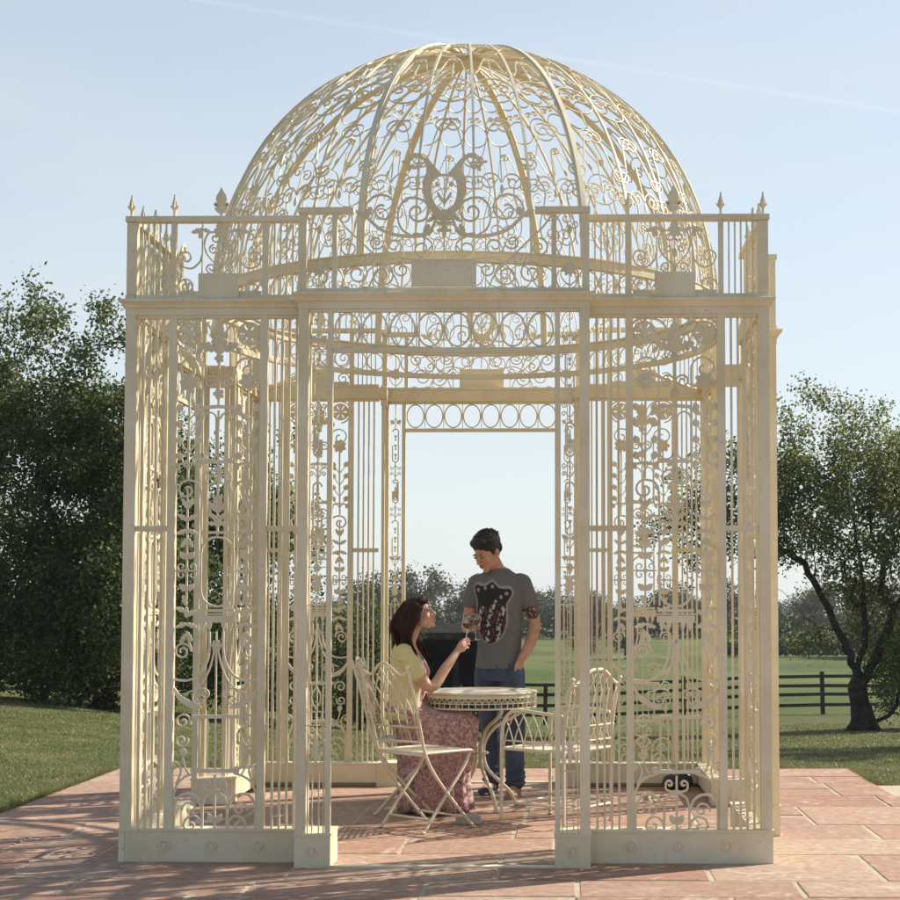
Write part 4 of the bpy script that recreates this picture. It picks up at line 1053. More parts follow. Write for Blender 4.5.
m = MB(); q = [(-.08, -.035), (.075, -.045), (.085, .03), (-.07, .04)]
m.add([(x, y, .0) for x, y in q]+[(x*.97, y*.95, .05+.004*i) for i, (x, y) in enumerate(q)], [(3,2,1,0),(4,5,6,7),(0,1,5,4),(1,2,6,5),(2,3,7,6),(3,0,4,7)])
bk = m.build('stone_block', M['stone_grey'], None, bevel=.007); bk.location = (.035, -.30, .002); bk.rotation_euler = (0, 0, R(8))
tag(bk, 'small pale grey block lying on the paving by the folding chair leg', 'block')

# ------------------------------------------------------------------ people
def fuse(mb, name, material, parent, voxel=.006, smooth=3, sf=.5):
    o = mb.build(name+'_tmp', material)
    md = o.modifiers.new('r', 'REMESH'); md.mode = 'VOXEL'; md.voxel_size = voxel; md.use_smooth_shade = True
    s2 = o.modifiers.new('s', 'SMOOTH'); s2.iterations = smooth; s2.factor = sf
    dg = bpy.context.evaluated_depsgraph_get()
    me = bpy.data.meshes.new_from_object(o.evaluated_get(dg)); old = o.data
    bpy.data.objects.remove(o); bpy.data.meshes.remove(old); me.name = name
    me.polygons.foreach_set('use_smooth', [True]*len(me.polygons))
    if not me.materials: me.materials.append(material)
    return link(bpy.data.objects.new(name, me), parent)
def limb(mb, pts, radii, n=14, k=4):
    P_ = cr([tuple(p)+(r,) for p, r in zip(pts, radii)], k)
    mb.tube([p[:3] for p in P_], [p[3] for p in P_], n); mb.ell(pts[0], (radii[0],)*3); mb.ell(pts[-1], (radii[-1],)*3)
def head(mb, c, rot, fem=False, parent_parts=None):
    c = Vector(c); T = lambda p: c + rot @ Vector(p)
    k = .94 if fem else 1.0
    E_ = lambda p, r: mb.ell(T([a*k for a in p]), [a*k for a in r], rot)
    E_((0, .012, .030), (.074, .093, .086)); E_((0, -.025, -.015), (.062, .062, .082)); E_((0, -.036, -.066), (.046 if fem else .051, .045, .042))
    E_((0, -.070, -.097), (.020 if fem else .025, .016, .017))
    for s_ in (1, -1):
        E_((s_*.036, -.058, -.028), (.024, .022, .024)); E_((s_*.076, .012, -.012), (.009, .019, .030)); E_((s_*.010, -.099, -.036), (.008, .009, .008))
        E_((s_*.032, -.078, .017), (.022, .010, .008)); E_((s_*.048, -.02, -.062), (.018, .035, .030))
    mb.tube([T((0, -.080*k, .018*k)), T((0, -.096*k, -.006*k)), T((0, -.110*k, -.030*k)), T((0, -.098*k, -.040*k))], [.008*k, .0085*k, .012*k, .008*k], 10)
    E_((0, -.085, -.060), (.026, .012, .016))
def face_parts(c, rot, parent, hairm, fem=False):
    c = Vector(c); T = lambda p: c + rot @ Vector(p); k = .94 if fem else 1.0
    for s_ in (1, -1):
        m = MB(); m.ell(T((s_*.031*k, -.0825*k, .001*k)), (.0125*k, .008*k, .006*k), rot); e = m.build('eye', M['eye_w'], parent, True)
        m = MB(); m.ell(T((s_*.031*k, -.0895*k, .000)), (.0052, .0025, .0052), rot); m.build('iris', M['eye_d'], e, True)
        m = MB(); m.tube([T((s_*.014*k, -.089*k, .020*k)), T((s_*.032*k, -.088*k, .026*k)), T((s_*.047*k, -.077*k, .019*k))], [.0025, .0032, .0015], 6); m.build('eyebrow', hairm, parent, True)
        m = MB(); m.tube([T((s_*.018*k, -.0885*k, .004*k)), T((s_*.031*k, -.0915*k, .0085*k)), T((s_*.045*k, -.083*k, .003*k))], .0025, 6); m.build('eyelash', hairm, parent, True)
    m = MB(); m.tube([T((-.023*k, -.090*k, -.057*k)), T((-.008*k, -.0985*k, -.0535*k)), T((0, -.098*k, -.056*k)), T((.008*k, -.0985*k, -.0535*k)), T((.023*k, -.090*k, -.057*k))], [.002, .0045, .004, .0045, .002], 6)
    m.tube([T((-.019*k, -.0905*k, -.062*k)), T((0, -.098*k, -.068*k)), T((.019*k, -.0905*k, -.062*k))], [.002, .0055, .002], 6); m.build('lips', M['lip'], parent, True)
def hand(mb, w, X_, Y_, Z_, sc=1.0, curls=(1.0, 1.0, 1.0, 1.0), thumb=None, spread=.0):
    """w wrist; X_ index-side direction, Y_ finger direction, Z_ towards the palm side"""
    w = Vector(w); X_, Y_, Z_ = [Vector(q).normalized() for q in (X_, Y_, Z_)]
    T = lambda x, y, z: w + (X_*x+Y_*y+Z_*z)*sc
    mb.tube([T(0, -.015, 0), T(.002, .02, .002), T(.002, .055, .002), T(.002, .085, .004)], [.023*sc, .028*sc, .030*sc, .022*sc], 12)
    mb.ell(T(.014, .05, .004), (.026*sc,)*3); mb.ell(T(-.016, .05, .004), (.024*sc,)*3)
    for i, (x, L_, cu) in enumerate(zip((.031, .011, -.010, -.030), (.072, .080, .074, .058), curls)):
        p = T(x, .080-.004*abs(i-1), .002); pts = [T(x, .05, .002), p]; ang = 0
        for seg, f in enumerate((.45, .32, .23)):
            ang += cu*(.75 if seg == 0 else .95); q = pts[-1] + (Y_*math.cos(ang)+Z_*math.sin(ang)+X_*spread*(1.5-i))*L_*f*sc; pts.append(q)
        r = (.0095 if i < 3 else .0083)*sc
        mb.tube(pts, [r*1.1, r*1.08, r, r*.9, r*.72], 8); mb.ell(pts[-1], (r*.75,)*3)
    th = thumb or [(.026, .018, .008), (.044, .042, .022), (.046, .066, .036), (.036, .086, .046)]
    mb.tube([T(*q) for q in th], [.016*sc, .0125*sc, .0105*sc, .008*sc], 8); mb.ell(T(*th[-1]), (.0085*sc,)*3)

# --- the man
man = empty('person', (.17, 1.08, .0), R(-12))
tag(man, 'standing dark haired man in grey printed t-shirt and jeans, one hand in his pocket', 'person')
hc = (-.066, -.088, 1.705); hrot = Matrix.Rotation(R(-32), 3, 'Z') @ Matrix.Rotation(R(31), 3, 'X') @ Matrix.Scale(1.10, 3)
torso = [(0,0,.86,.140,.104), (0,0,.93,.146,.112), (0,0,1.02,.134,.104), (0,0,1.12,.136,.104), (0,0,1.26,.152,.114), (0,-.002,1.38,.166,.122), (0,0,1.47,.168,.112), (-.002,.002,1.53,.142,.092), (-.012,.0,1.575,.092,.074), (-.02,-.006,1.60,.064,.060)]
b = MB(); b.ring_loft(torso, 26)
limb(b, [(-.01, .0, 1.54), (-.035, -.022, 1.61), (-.060, -.045, 1.67)], [.066, .060, .058])
head(b, hc, hrot)
for s_ in (1, -1): b.ell((s_*.150, .002, 1.492), (.058, .060, .058))
# right arm (viewer's left) bent, holding the glass
limb(b, [(-.170, .002, 1.485), (-.198, -.015, 1.355), (-.218, -.045, 1.21), (-.185, -.190, 1.175), (-.150, -.305, 1.185)], [.052, .047, .040, .038, .027])
hand(b, (-.150, -.305, 1.185), (.25, -.2, 1), (.55, -1, .06), (1, .5, -.1), .98, (1.0, 1.05, 1.1, 1.15))
# left arm, hand in pocket
limb(b, [(.170, .002, 1.485), (.210, .012, 1.35), (.246, .030, 1.20), (.226, -.030, 1.06), (.178, -.088, .955)], [.053, .050, .042, .041, .028])
hand(b, (.178, -.088, .955), (-.3, -1, -.1), (-.35, .12, -1), (-1, .3, 0), .98, (.1, .1, .1, .1), [(.026, .018, .008), (.040, .042, .006), (.046, .060, .000), (.046, .076, -.004)])
FL = [(-.095, .16), (.115, -.02)]
for s_, (fx, fy) in zip((-1, 1), FL):
    limb(b, [(s_*.085, 0, .90), (s_*.09+.0, fy*.3, .70), (fx, fy*.7, .49), (fx, fy, .28), (fx, fy+.02, .09)], [.088, .082, .058, .052, .038])
    limb(b, [(fx, fy+.03, .045), (fx, fy-.05, .045), (fx+s_*.015, fy-.16, .032)], [.036, .036, .028])
body = fuse(b, 'body', M['skin'], man, .0052, 2); face_parts(hc, hrot, body, M['hair_man'])
h = MB(); T = lambda p: Vector(hc)+hrot @ Vector(p)
h.ell(T((0, .022, .050)), (.086, .098, .082), hrot, 20, 14); h.ell(T((0, -.040, .088)), (.064, .048, .034), hrot); h.ell(T((0, .068, .005)), (.068, .036, .060), hrot)
for s_ in (1, -1): h.ell(T((s_*.066, .022, .030)), (.018, .052, .042), hrot); h.ell(T((s_*.071, -.018, .012)), (.008, .010, .026), hrot)
rr_ = random.Random(4)
for i in range(260):
    a = rr_.uniform(0, 2*pi); e = rr_.uniform(.15, 1.5); d = Vector((math.cos(a)*math.cos(e), math.sin(a)*math.cos(e)*1.1+.05, math.sin(e)))
    p0 = T((d.x*.072, .022+d.y*.086, .052+d.z*.074)); d2 = (hrot @ Vector((d.x+rr_.uniform(-.5,.5), d.y-.5+rr_.uniform(-.4,.4), d.z+.1))).normalized()
    h.tube([p0, p0+d2*.012, p0+d2*.022+Vector((0,0,-.003))], [.007, .005, .002], 5)
fuse(h, 'hair', M['hair_man'], man, .0038, 1)
t = MB(); O = .012
tr_ = [(x, y, z, a+O+(.010 if z < 1.2 else 0), b_+O+(.008 if z < 1.2 else 0)) for x, y, z, a, b_ in torso[:8]]
tr_[0] = (0, 0, .888, .166, .130); t.ring_loft(tr_ + [(-.010, .002, 1.566, .104, .082), (-.016, -.002, 1.588, .082, .074)], 30)
for s_ in (1, -1):
    t.ell((s_*.148, .002, 1.490), (.066, .070, .066))
limb(t, [(-.166, .0, 1.486), (-.190, -.010, 1.41), (-.203, -.022, 1.35)], [.062, .060, .059]); limb(t, [(.166, .0, 1.486), (.196, .006, 1.41), (.214, .012, 1.355)], [.064, .061, .060])
# soft folds low on the shirt
for i in range(9):
    a = i*.7; z = .92+.03*(i % 4); t.tube([(.146*math.cos(a+q*.28), .118*math.sin(a+q*.28), z+.012*math.sin(q*1.2+i)) for q in range(6)], [.004, .009, .012, .012, .009, .004], 6)
for zz, sx in ((1.12, 1), (1.18, -1), (1.25, 1)):
    t.tube([(sx*(.145-.02*q), -.092-.006*q, zz+.014*q) for q in range(5)], [.003, .006, .008, .006, .003], 6)
tee = fuse(t, 'tshirt', M['tee'], man, .006, 3)
j = MB(); j.ring_loft([(0,0,.80,.158,.118), (0,0,.87,.160,.120), (0,0,.935,.156,.120), (0,0,.965,.150,.115)], 26)
for s_, (fx, fy) in zip((-1, 1), FL):
    limb(j, [(s_*.084, 0, .86), (s_*.092, fy*.3, .70), (fx, fy*.7, .49), (fx, fy, .28), (fx, fy+.015, .10)], [.098, .094, .074, .068, .064])
    for q, z in enumerate((.09, .13, .175, .23, .46, .52)): j.tube([(fx+(.066)*math.cos(a), fy*(1 if z < .3 else .7)+.012+(.066)*math.sin(a), z+.010*math.sin(2*a+q*2)) for a in [i*pi/8 for i in range(16)]], [.008+.005*math.sin(i+q) for i in range(16)], 5, True)
j.tube([(.095, -.128, .925), (.125, -.122, .905), (.152, -.095, .895), (.164, -.06, .90)], .008, 6); j.ell((.132, -.080, .85), (.050, .048, .075)); j.tube([(.02, -.128, .93), (.005, -.132, .86), (-.01, -.12, .80)], .006, 6)
jn = fuse(j, 'jeans', M['jeans'], man, .0065, 2)
s2 = MB()
for s_, (fx, fy) in zip((-1, 1), FL):
    m = MB(); m.ell((fx, fy+.02, .045), (.046, .05, .04)); m.ell((fx+s_*.006, fy-.07, .038), (.047, .09, .034)); m.ell((fx+s_*.016, fy-.16, .030), (.044, .06, .026)); m.ring_loft([(fx+s_*.006, fy-.075, .002, .050, .155), (fx+s_*.006, fy-.075, .016, .050, .155)], 20)
    fuse(m, 'shoe', M['shoe'] if s_ < 0 else M['sandal'], man, .006, 2)
# printed emblem on the shirt: follows the cloth
def project(obj, name, mats, parent, origin_fn, direction, nu, nv, inside, off=.0022):
    bvh = BVHTree.FromPolygons([v.co for v in obj.data.vertices], [p.vertices for p in obj.data.polygons])
    mb = MB(); idx = {}
    for jj in range(nv+1):
        for ii in range(nu+1):
            o_ = origin_fn(ii/nu*2-1, jj/nv); hit = bvh.ray_cast(Vector(o_), Vector(direction), 1.0)
            if hit[0] is not None: idx[(ii, jj)] = len(mb.v); mb.v.append(tuple(hit[0]+hit[1]*off))
    for jj in range(nv):
        for ii in range(nu):
            k_ = inside((ii+.5)/nu*2-1, (jj+.5)/nv)
            q = [(ii, jj), (ii+1, jj), (ii+1, jj+1), (ii, jj+1)]
            if k_ is None or not all(c in idx for c in q): continue
            mb.f.append(tuple(idx[c] for c in q)); mb.mi.append(k_)
    return mb.build(name, mats, parent, True)
hwp = [(0, .0), (.03, .24), (.08, .44), (.15, .60), (.25, .73), (.38, .80), (.5, .80), (.60, .76), (.66, .78), (.72, .88), (.78, .97), (.86, 1.0), (.92, .96), (1.0, .9)]
def hw(w):
    for (a, x), (b_, y) in zip(hwp, hwp[1:]):
        if a <= w <= b_: return x+(y-x)*(w-a)/(b_-a)
    return 0
def topw(u): a = abs(u); return .925+.075*max(0, 1-a/.35)**1.3 - .015*max(0, math.sin(min(1, max(0, a-.2)/.55)*pi)) - max(0, a-.75)**2*1.2
stars = [(-.70, .80), (-.32, .84), (.02, .88), (.70, .80), (.46, .74), (.22, .66)]
def emblem(u, w):
    if w > topw(u) or abs(u) > hw(w): return None
    e = min(hw(w)-abs(u), (topw(u)-w)*1.6)
    if e < .075: return 3
    if w > .60+.04*math.sin(u*5):
        for su, sw_ in stars:
            du, dw = (u-su)*.155, (w-sw_)*.45; r_ = math.hypot(du, dw); th = math.atan2(dw, du)
            if r_ < .0088+.0062*math.cos(5*(th-pi/2)): return 1
        return 0
    s__ = math.sin((u+.12*math.sin(w*5)+(.6-w)*.35)*12.5); g_ = noise.noise(Vector((u*9, w*22, 1.7)))
    if s__ > .15: return (1 if s__+g_ > .95 else 3) if g_ > -.10 else 0
    if s__ < -.55 and g_ > .05: return 2
    return 0
project(tee, 'shirt_print', [M['print_dark'], M['print_white'], M['print_red'], M['print_edge']], tee,
        lambda u, w: (-.030+.150*u+.02*(w-.5), -.6, 1.055+.46*w-.02*u), (0, 1, 0), 92, 120, emblem)
def tat(u, w):
    r_ = math.hypot(u, (w-.5)*2); g_ = noise.noise(Vector((u*4, w*6, 3.3)))
    if r_ > 1: return None
    return 0 if (g_ > .05 or .75 < r_ < .95 or math.sin(r_*14+u*3) > .45) else None
project(body, 'tattoo', [M['ink']], body, lambda u, w: (.225+.040*u+.22, .015-.28+.03*u, 1.235+.105*w), (-.62, .78, 0), 30, 40, tat, .0012)

# --- the woman
wo = empty('person', (-.39, .22, 0)); tag(wo, 'seated woman with long auburn hair, yellow cardigan and pink floral dress, raising a glass', 'person')
whc = (.078, -.012, 1.268); wrot = Matrix.Rotation(R(74), 3, 'Z') @ Matrix.Rotation(R(-20), 3, 'X')
RZ = lambda z: z if z < .7 else .7+(z-.7)*1.13
wt = [(.03,0,.50,.085,.145), (.02,0,.58,.085,.140), (-.005,0,.70,.085,.118), (0,0,.80,.100,.130), (.01,0,.88,.105,.142), (0,0,.95,.095,.150), (-.005,0,1.00,.075,.140), (0,0,1.035,.055,.095), (.005,0,1.06,.042,.055)]
wt = [(a_, b_, RZ(z_), d_, e_) for a_, b_, z_, d_, e_ in wt]; b = MB(); b.ring_loft(wt, 26)
for s_ in (1, -1): b.ell((.082, s_*.068, .90), (.052, .058, .058)); b.ell((-.005, s_*.142, 1.035), (.050, .046, .048))
limb(b, [(0, 0, 1.07), (.018, -.002, 1.12), (.045, -.006, 1.19)], [.050, .043, .045]); head(b, whc, wrot, True)
limb(b, [(-.005, -.152, 1.03), (.07, -.175, .925), (.165, -.170, .808), (.255, -.105, .930), (.325, -.045, 1.035)], [.044, .043, .036, .033, .021])
hand(b, (.325, -.045, 1.035), (-.25, -.1, 1), (.62, .35, .62), (.45, 1, -.1), .86, (.85, .9, .95, 1.0))
limb(b, [(-.005, .152, 1.03), (-.02, .19, .90), (.0, .195, .78), (.09, .15, .72), (.17, .10, .700)], [.044, .043, .036, .032, .021])
hand(b, (.17, .10, .700), (0, -1, .1), (1, -.3, -.05), (0, 0, -1), .86, (.15, .18, .2, .2))
for s_ in (1, -1):
    limb(b, [(.03, s_*.080, .535), (.20, s_*.08, .55), (.365, s_*.075, .550), (.33, s_*.075, .34), (.22, s_*.075, .10)], [.072, .070, .056, .050, .034])
    limb(b, [(.20, s_*.075, .045), (.27, s_*.078, .04), (.36, s_*.082, .026)], [.030, .030, .022])
wbody = fuse(b, 'body', M['skinw'], wo, .005, 2); face_parts(whc, wrot, wbody, M['hair_woman'], True)
for s_ in (1, -1):
    m = MB(); m.ring_loft([(.28, s_*.08, .002, .115, .040), (.28, s_*.08, .016, .115, .040)], 18); m.tube([(.31, s_*.08-.042, .012), (.30, s_*.08-.025, .055), (.30, s_*.08, .068), (.30, s_*.08+.025, .055), (.31, s_*.08+.042, .012)], .006, 6); m.tube([(.23, s_*.08-.036, .012), (.22, s_*.08-.02, .085), (.20, s_*.08, .088), (.22, s_*.08+.02, .085), (.23, s_*.08+.036, .012)], .005, 6)
    m.build('sandal', M['sandal'], wo, True)
# dress: bodice and long gathered skirt
d = MB(); n = 72; rgs = []
for (cx, z, a, b_, rp_) in ((.006,.985,.104,.128,0), (.014,.955,.112,.146,0), (.022,.90,.126,.152,0), (.005,.81,.116,.142,0), (-.005,.72,.118,.140,.0), (.005,.68,.140,.160,.003), (.05,.655,.195,.188,.004), (.140,.640,.268,.200,.006), (.180,.60,.275,.214,.010), (.195,.54,.255,.215,.014), (.195,.45,.235,.205,.018), (.185,.33,.215,.195,.021), (.175,.20,.210,.195,.024), (.175,.08,.216,.202,.027), (.175,.018,.222,.210,.029)):
    rgs.append([(cx+(a+rp_*math.cos(13*t_+z*3)+rp_*.6*math.cos(29*t_-z*5))*math.cos(t_), (b_+rp_*math.cos(13*t_+z*3)+rp_*.6*math.cos(29*t_-z*5))*math.sin(t_), z+(.006*math.sin(5*t_) if z < .1 else 0)) for t_ in [2*pi*i/n for i in range(n)]])
vs = [p for rg in rgs for p in rg]; fs = [(j_*n+i, (j_+1)*n+i, (j_+1)*n+(i+1) % n, j_*n+(i+1) % n) for j_ in range(len(rgs)-1) for i in range(n)]
d.add(vs, fs); dr = d.build('dress', M['floral'], wo, True); sd_ = dr.modifiers.new('s', 'SOLIDIFY'); sd_.thickness = .004; sd_.offset = -1
# cardigan, open down the front
c = MB(); n = 48; rgs = []
for (cx, z, a, b_, gap) in ((.002,.60,.142,.176,.95), (.0,.66,.128,.166,.85), (.0,.74,.118,.150,.75), (.008,.82,.124,.156,.66), (.016,.88,.132,.166,.60), (.006,.95,.116,.170,.66), (-.002,1.0,.092,.160,.80), (-.004,1.032,.074,.118,.95), (-.006,1.048,.064,.088,1.05)):
    z = RZ(z)
    rgs.append([(cx+(a+.005*math.sin(9*t_+z*20))*math.cos(t_), (b_+.004*math.sin(7*t_))*math.sin(t_), z) for t_ in [gap+(2*pi-2*gap)*i/n for i in range(n+1)]])
vs = [p for rg in rgs for p in rg]; fs = [(j_*(n+1)+i, (j_+1)*(n+1)+i, (j_+1)*(n+1)+i+1, j_*(n+1)+i+1) for j_ in range(len(rgs)-1) for i in range(n)]
c.add(vs, fs); cd = c.build('cardigan', M['cardigan'], wo, True); sd_ = cd.modifiers.new('s', 'SOLIDIFY'); sd_.thickness = .008; sd_.offset = 1
for s_ in (1, -1):
    m = MB(); m.ell((-.006, s_*.145, 1.032), (.060, .056, .058))
    if s_ < 0: limb(m, [(-.005, -.155, 1.025), (.035, -.172, .965), (.075, -.180, .905)], [.056, .058, .060])
    else: limb(m, [(-.005, .155, 1.025), (-.015, .185, .95), (-.018, .196, .88)], [.056, .057, .058])
    for q in range(3): m.tube([(.0+.035*q+.05*math.cos(a), s_*(.168+.004*q)+.0+.05*math.sin(a), .985-.035*q) for a in [i*pi/6 for i in range(12)]], .010, 5, True)
    fuse(m, 'sleeve', M['cardigan'], cd, .006, 2)
h = MB(); T = lambda p: Vector(whc)+wrot @ Vector(p)
h.ell(T((0, .030, .040)), (.086, .100, .086), wrot, 20, 14); h.ell(T((0, .085, -.005)), (.085, .062, .080), wrot); h.ell(T((0, -.038, .078)), (.066, .046, .036), wrot)
for s_ in (1, -1): h.ell(T((s_*.072, .012, .010)), (.020, .050, .062), wrot)
rr_ = random.Random(9)
base_ = [((.065, -.072, 1.325), (.030, -.098, 1.21), (.012, -.118, 1.11), (.055, -.125, 1.015)), ((.040, -.065, 1.345), (-.010, -.095, 1.21), (-.020, -.118, 1.10), (.020, -.140, 1.03)),
         ((.015, -.040, 1.345), (-.060, -.070, 1.22), (-.050, -.095, 1.13), (-.015, -.115, 1.06)), ((.010, .0, 1.345), (-.075, .0, 1.21), (-.065, .0, 1.12), (-.045, .0, 1.05)),
         ((.015, .04, 1.345), (-.060, .07, 1.21), (-.05, .09, 1.11), (-.02, .10, 1.05)), ((.060, .060, 1.33), (.035, .092, 1.20), (.050, .11, 1.10), (.105, .100, 1.0))]
for i in range(46):
    a = base_[i % 6]; jx, jy = rr_.uniform(-.025, .025), rr_.uniform(-.025, .025); ln = rr_.uniform(-.03, .04)
    h.tube(cr([(p[0]+jx*(1 if q < 3 else 1.5), p[1]+jy*(1 if q < 3 else 1.5), p[2]+(ln if q == 3 else 0)) for q, p in enumerate(a)], 4), [.022, .023, .024, .023, .022, .020, .018, .016, .014, .011, .008, .005, .003], 7)
fuse(h, 'hair', M['hair_woman'], wo, .0046, 6)

def strands(name, mtl, parent, paths, n, seed, jit, r):
    rs_ = random.Random(seed); m_ = MB()
    for i in range(n):
        a = paths[i % len(paths)]; j1 = [Vector([rs_.gauss(0, jit) for _ in range(3)]) for _ in a]
        m_.tube(cr([tuple(Vector(p)+q_) for p, q_ in zip(a, j1)], 4), r, 4)
    m_.build(name, mtl, parent, True)
def outward(p, c=(-.02, 0), k=.028):
    d_ = Vector((p[0]-c[0], p[1]-c[1], 0)); return (p[0]+d_.normalized().x*k, p[1]+d_.normalized().y*k, p[2])
strands('hair_strand', M['hair_woman'], wo, [[outward(p) for p in a] for a in base_], 150, 2, .010, .0011)
mp_ = []
for i in range(60):
    a = i*2.4; e = .25+1.1*((i*.618) % 1); T2 = lambda d_, k: tuple(Vector(hc)+hrot @ Vector((d_.x*.086*k, .022+d_.y*.098*k, .050+d_.z*.082*k)))
    d0_ = Vector((math.cos(a)*math.cos(e), math.sin(a)*math.cos(e), math.sin(e))); d1_ = (d0_+Vector((.1*math.sin(i), -.35, -.05))).normalized()
    mp_.append([T2(d0_, .97), T2(((d0_+d1_)*.5).normalized(), 1.02), T2(d1_, 1.05)])
strands('hair_strand', M['hair_man'], man, mp_, 260, 8, .004, .0010)

def wine_glass(loc, tilt, label):
    g_ = empty('wine_glass', loc); g_.rotation_euler = tilt; tag(g_, label, 'wine glass', 'glasses of red wine')
    m = MB(); out = [(0, -.092), (.034, -.092), (.034, -.089), (.006, -.086), (.0038, -.07), (.0036, -.01), (.010, .0), (.028, .014), (.039, .036), (.040, .055), (.035, .082), (.0325, .094), (.0313, .094), (.0338, .082), (.0388, .055), (.0378, .036), (.027, .0165), (.009, .0035), (0, .003)]
    m.disc((0, 0, 0), 0, 0, 'z', 28, out); m.build('bowl', M['glass'], g_, True)
    m = MB(); m.disc((0, 0, 0), 0, 0, 'z', 28, [(0, .0036), (.009, .0045), (.0262, .017), (.0370, .036), (.0377, .044), (0, .044)]); m.build('wine', M['wine'], g_, True)
    return g_
wine_glass((-.005, .235, 1.170), (R(4), R(8), 0), 'glass of red wine raised by the seated woman, nearer the camera')
wine_glass((.017, .70, 1.185), (0, R(-6), 0), 'glass of red wine held by the standing man, behind the womans glass')

# black leather bag slumped against the back wall
m = MB(); m.ell((0, 0, .07), (.16, .09, .075)); m.ell((.06, .0, .10), (.09, .07, .06)); m.ell((-.08, .01, .09), (.07, .06, .05)); m.ell((-.01, -.05, .05), (.13, .05, .045))
bg_ = fuse(m, 'handbag', M['bag'], None, .009, 2); bg_.scale = (.72, .72, .8); bg_.location = (1.44, 1.42, .0); tag(bg_, 'slumped black bag on the paving against the rear right wall of the gazebo', 'bag')
m = MB(); m.tube([(-.08, 0, .12), (-.05, -.02, .18), (.02, -.04, .19), (.08, -.05, .15), (.10, -.04, .12)], .007, 6); m.build('handle', M['bag'], bg_, True)

# ------------------------------------------------------------------ trees
def leaves(P_, size, rs, flat=.0):
    n = len(P_); a = rs.normal(size=(n, 3)); a /= np.linalg.norm(a, axis=1)[:, None]
    b_ = rs.normal(size=(n, 3)); b_ -= (a*b_).sum(1)[:, None]*a; b_ /= np.linalg.norm(b_, axis=1)[:, None]
    s_ = size*rs.uniform(.55, 1.3, n)[:, None]
    nrm = np.cross(a, b_)
    V_ = np.empty((n, 4, 3)); V_[:,0] = P_-a*s_*.5; V_[:,1] = P_+b_*s_*.30+nrm*s_*.07; V_[:,2] = P_+a*s_*.5; V_[:,3] = P_-b_*s_*.30+nrm*s_*.07
    return V_.reshape(-1, 3), np.arange(n*4).reshape(-1, 4)
def tree(name, label, cat, group, base, limbs, crowns, ntw, nleaf, lsize, leafm, seed, r0=.16, step=.22, clump=.14, thr=-.05, nf=1.1, shoots=()):
    rs = np.random.RandomState(seed); nodes = []; par = []; fixed = []
    for L_ in limbs:
        pts = cr([tuple(p) for p in L_], 6); last = -1
        for i, p in enumerate(pts):
            p = np.array(p)
            if i == 0 and nodes:
                last = int(np.argmin(np.linalg.norm(np.array(nodes)-p, axis=1))); continue
            if last >= 0 and np.linalg.norm(p-nodes[last]) < step*.6 and i < len(pts)-1: continue
            w = rs.normal(size=3)*step*.10 if last >= 0 else 0
            nodes.append(p+w); par.append(last); last = len(nodes)-1
    nfix = len(nodes); T_ = []
    wts = np.array([c[3]*c[4]*c[5] for c in crowns]); wts /= wts.sum()
    while len(T_) < ntw:
        c = crowns[rs.choice(len(crowns), p=wts)]; d_ = rs.normal(size=3); d_ /= np.linalg.norm(d_); r_ = rs.rand()**.42
        p = np.array(c[:3])+d_*np.array(c[3:6])*r_
        if noise.noise(Vector((p[0]*nf+seed, p[1]*nf, p[2]*nf))) < thr: continue
        T_.append(p)
    for (x, y, z) in shoots: T_.append(np.array((x, y, z)))
    b0 = np.array(base); T_.sort(key=lambda p: np.linalg.norm(p-b0))
    A = np.zeros((60000, 3)); nn_ = len(nodes); A[:nn_] = np.array(nodes)
    leafnodes = []
    for p in T_:
        dd = np.linalg.norm(A[:nn_]-p, axis=1); i0 = int(np.argmin(dd)); d_ = dd[i0]; k_ = max(1, int(d_/step)); last = i0; s0 = A[i0].copy()
        bend = rs.normal(size=3)*d_*.12; bend[2] += d_*.06
        for q in range(1, k_+1):
            t_ = q/k_; pos = s0*(1-t_)+p*t_+bend*4*t_*(1-t_)*.8
            A[nn_] = pos; par.append(last); last = nn_; nn_ += 1
            if q > k_*.35: leafnodes.append(last)
    par = np.array(par); r2 = np.zeros(nn_); ch_ = np.zeros(nn_, int)
    for i in range(nn_-1, -1, -1):
        if ch_[i] == 0: r2[i] = .0042**2
        if par[i] >= 0: r2[par[i]] += r2[i]*1.0+1e-7; ch_[par[i]] += 1
    rad = np.sqrt(r2); k_ = r0/rad[0]; rad = np.maximum(.004, rad*np.minimum(k_, 1+ (k_-1)*np.clip((rad-.008)/(rad[0]-.008), 0, 1)))
    root = empty(name, tuple(base)); tag(root, label, cat, group)
    tm_ = MB(); bx = Vector(base)
    for i in range(nn_):
        if par[i] < 0: continue
        a = Vector(A[par[i]])-bx; c = Vector(A[i])-bx; rA = min(rad[par[i]], rad[i]*1.5); rB = rad[i]
        if (a-c).length < 1e-4: continue
        tm_.tube([a, c+(c-a).normalized()*rB*.3], [rA, rB], 9 if rB > .05 else (6 if rB > .02 else 4))
    # root flare
    for q in range(5):
        an = q*2*pi/5+seed; tm_.tube([(r0*.3*math.cos(an), r0*.3*math.sin(an), r0*2.2), (r0*.9*math.cos(an), r0*.9*math.sin(an), r0*.6), (r0*1.9*math.cos(an), r0*1.9*math.sin(an), -.08)], [r0*.5, r0*.42, r0*.2], 7)
    tm_.build('trunk', M['bark'], root, True)
    ln_ = np.array(leafnodes); pick = ln_[rs.randint(0, len(ln_), nleaf)]
    P_ = A[pick] + rs.normal(size=(nleaf, 3))*clump
    V_, F_ = leaves(P_-b0, lsize, rs); np_mesh('crown', V_, F_, leafm, root)
    return root
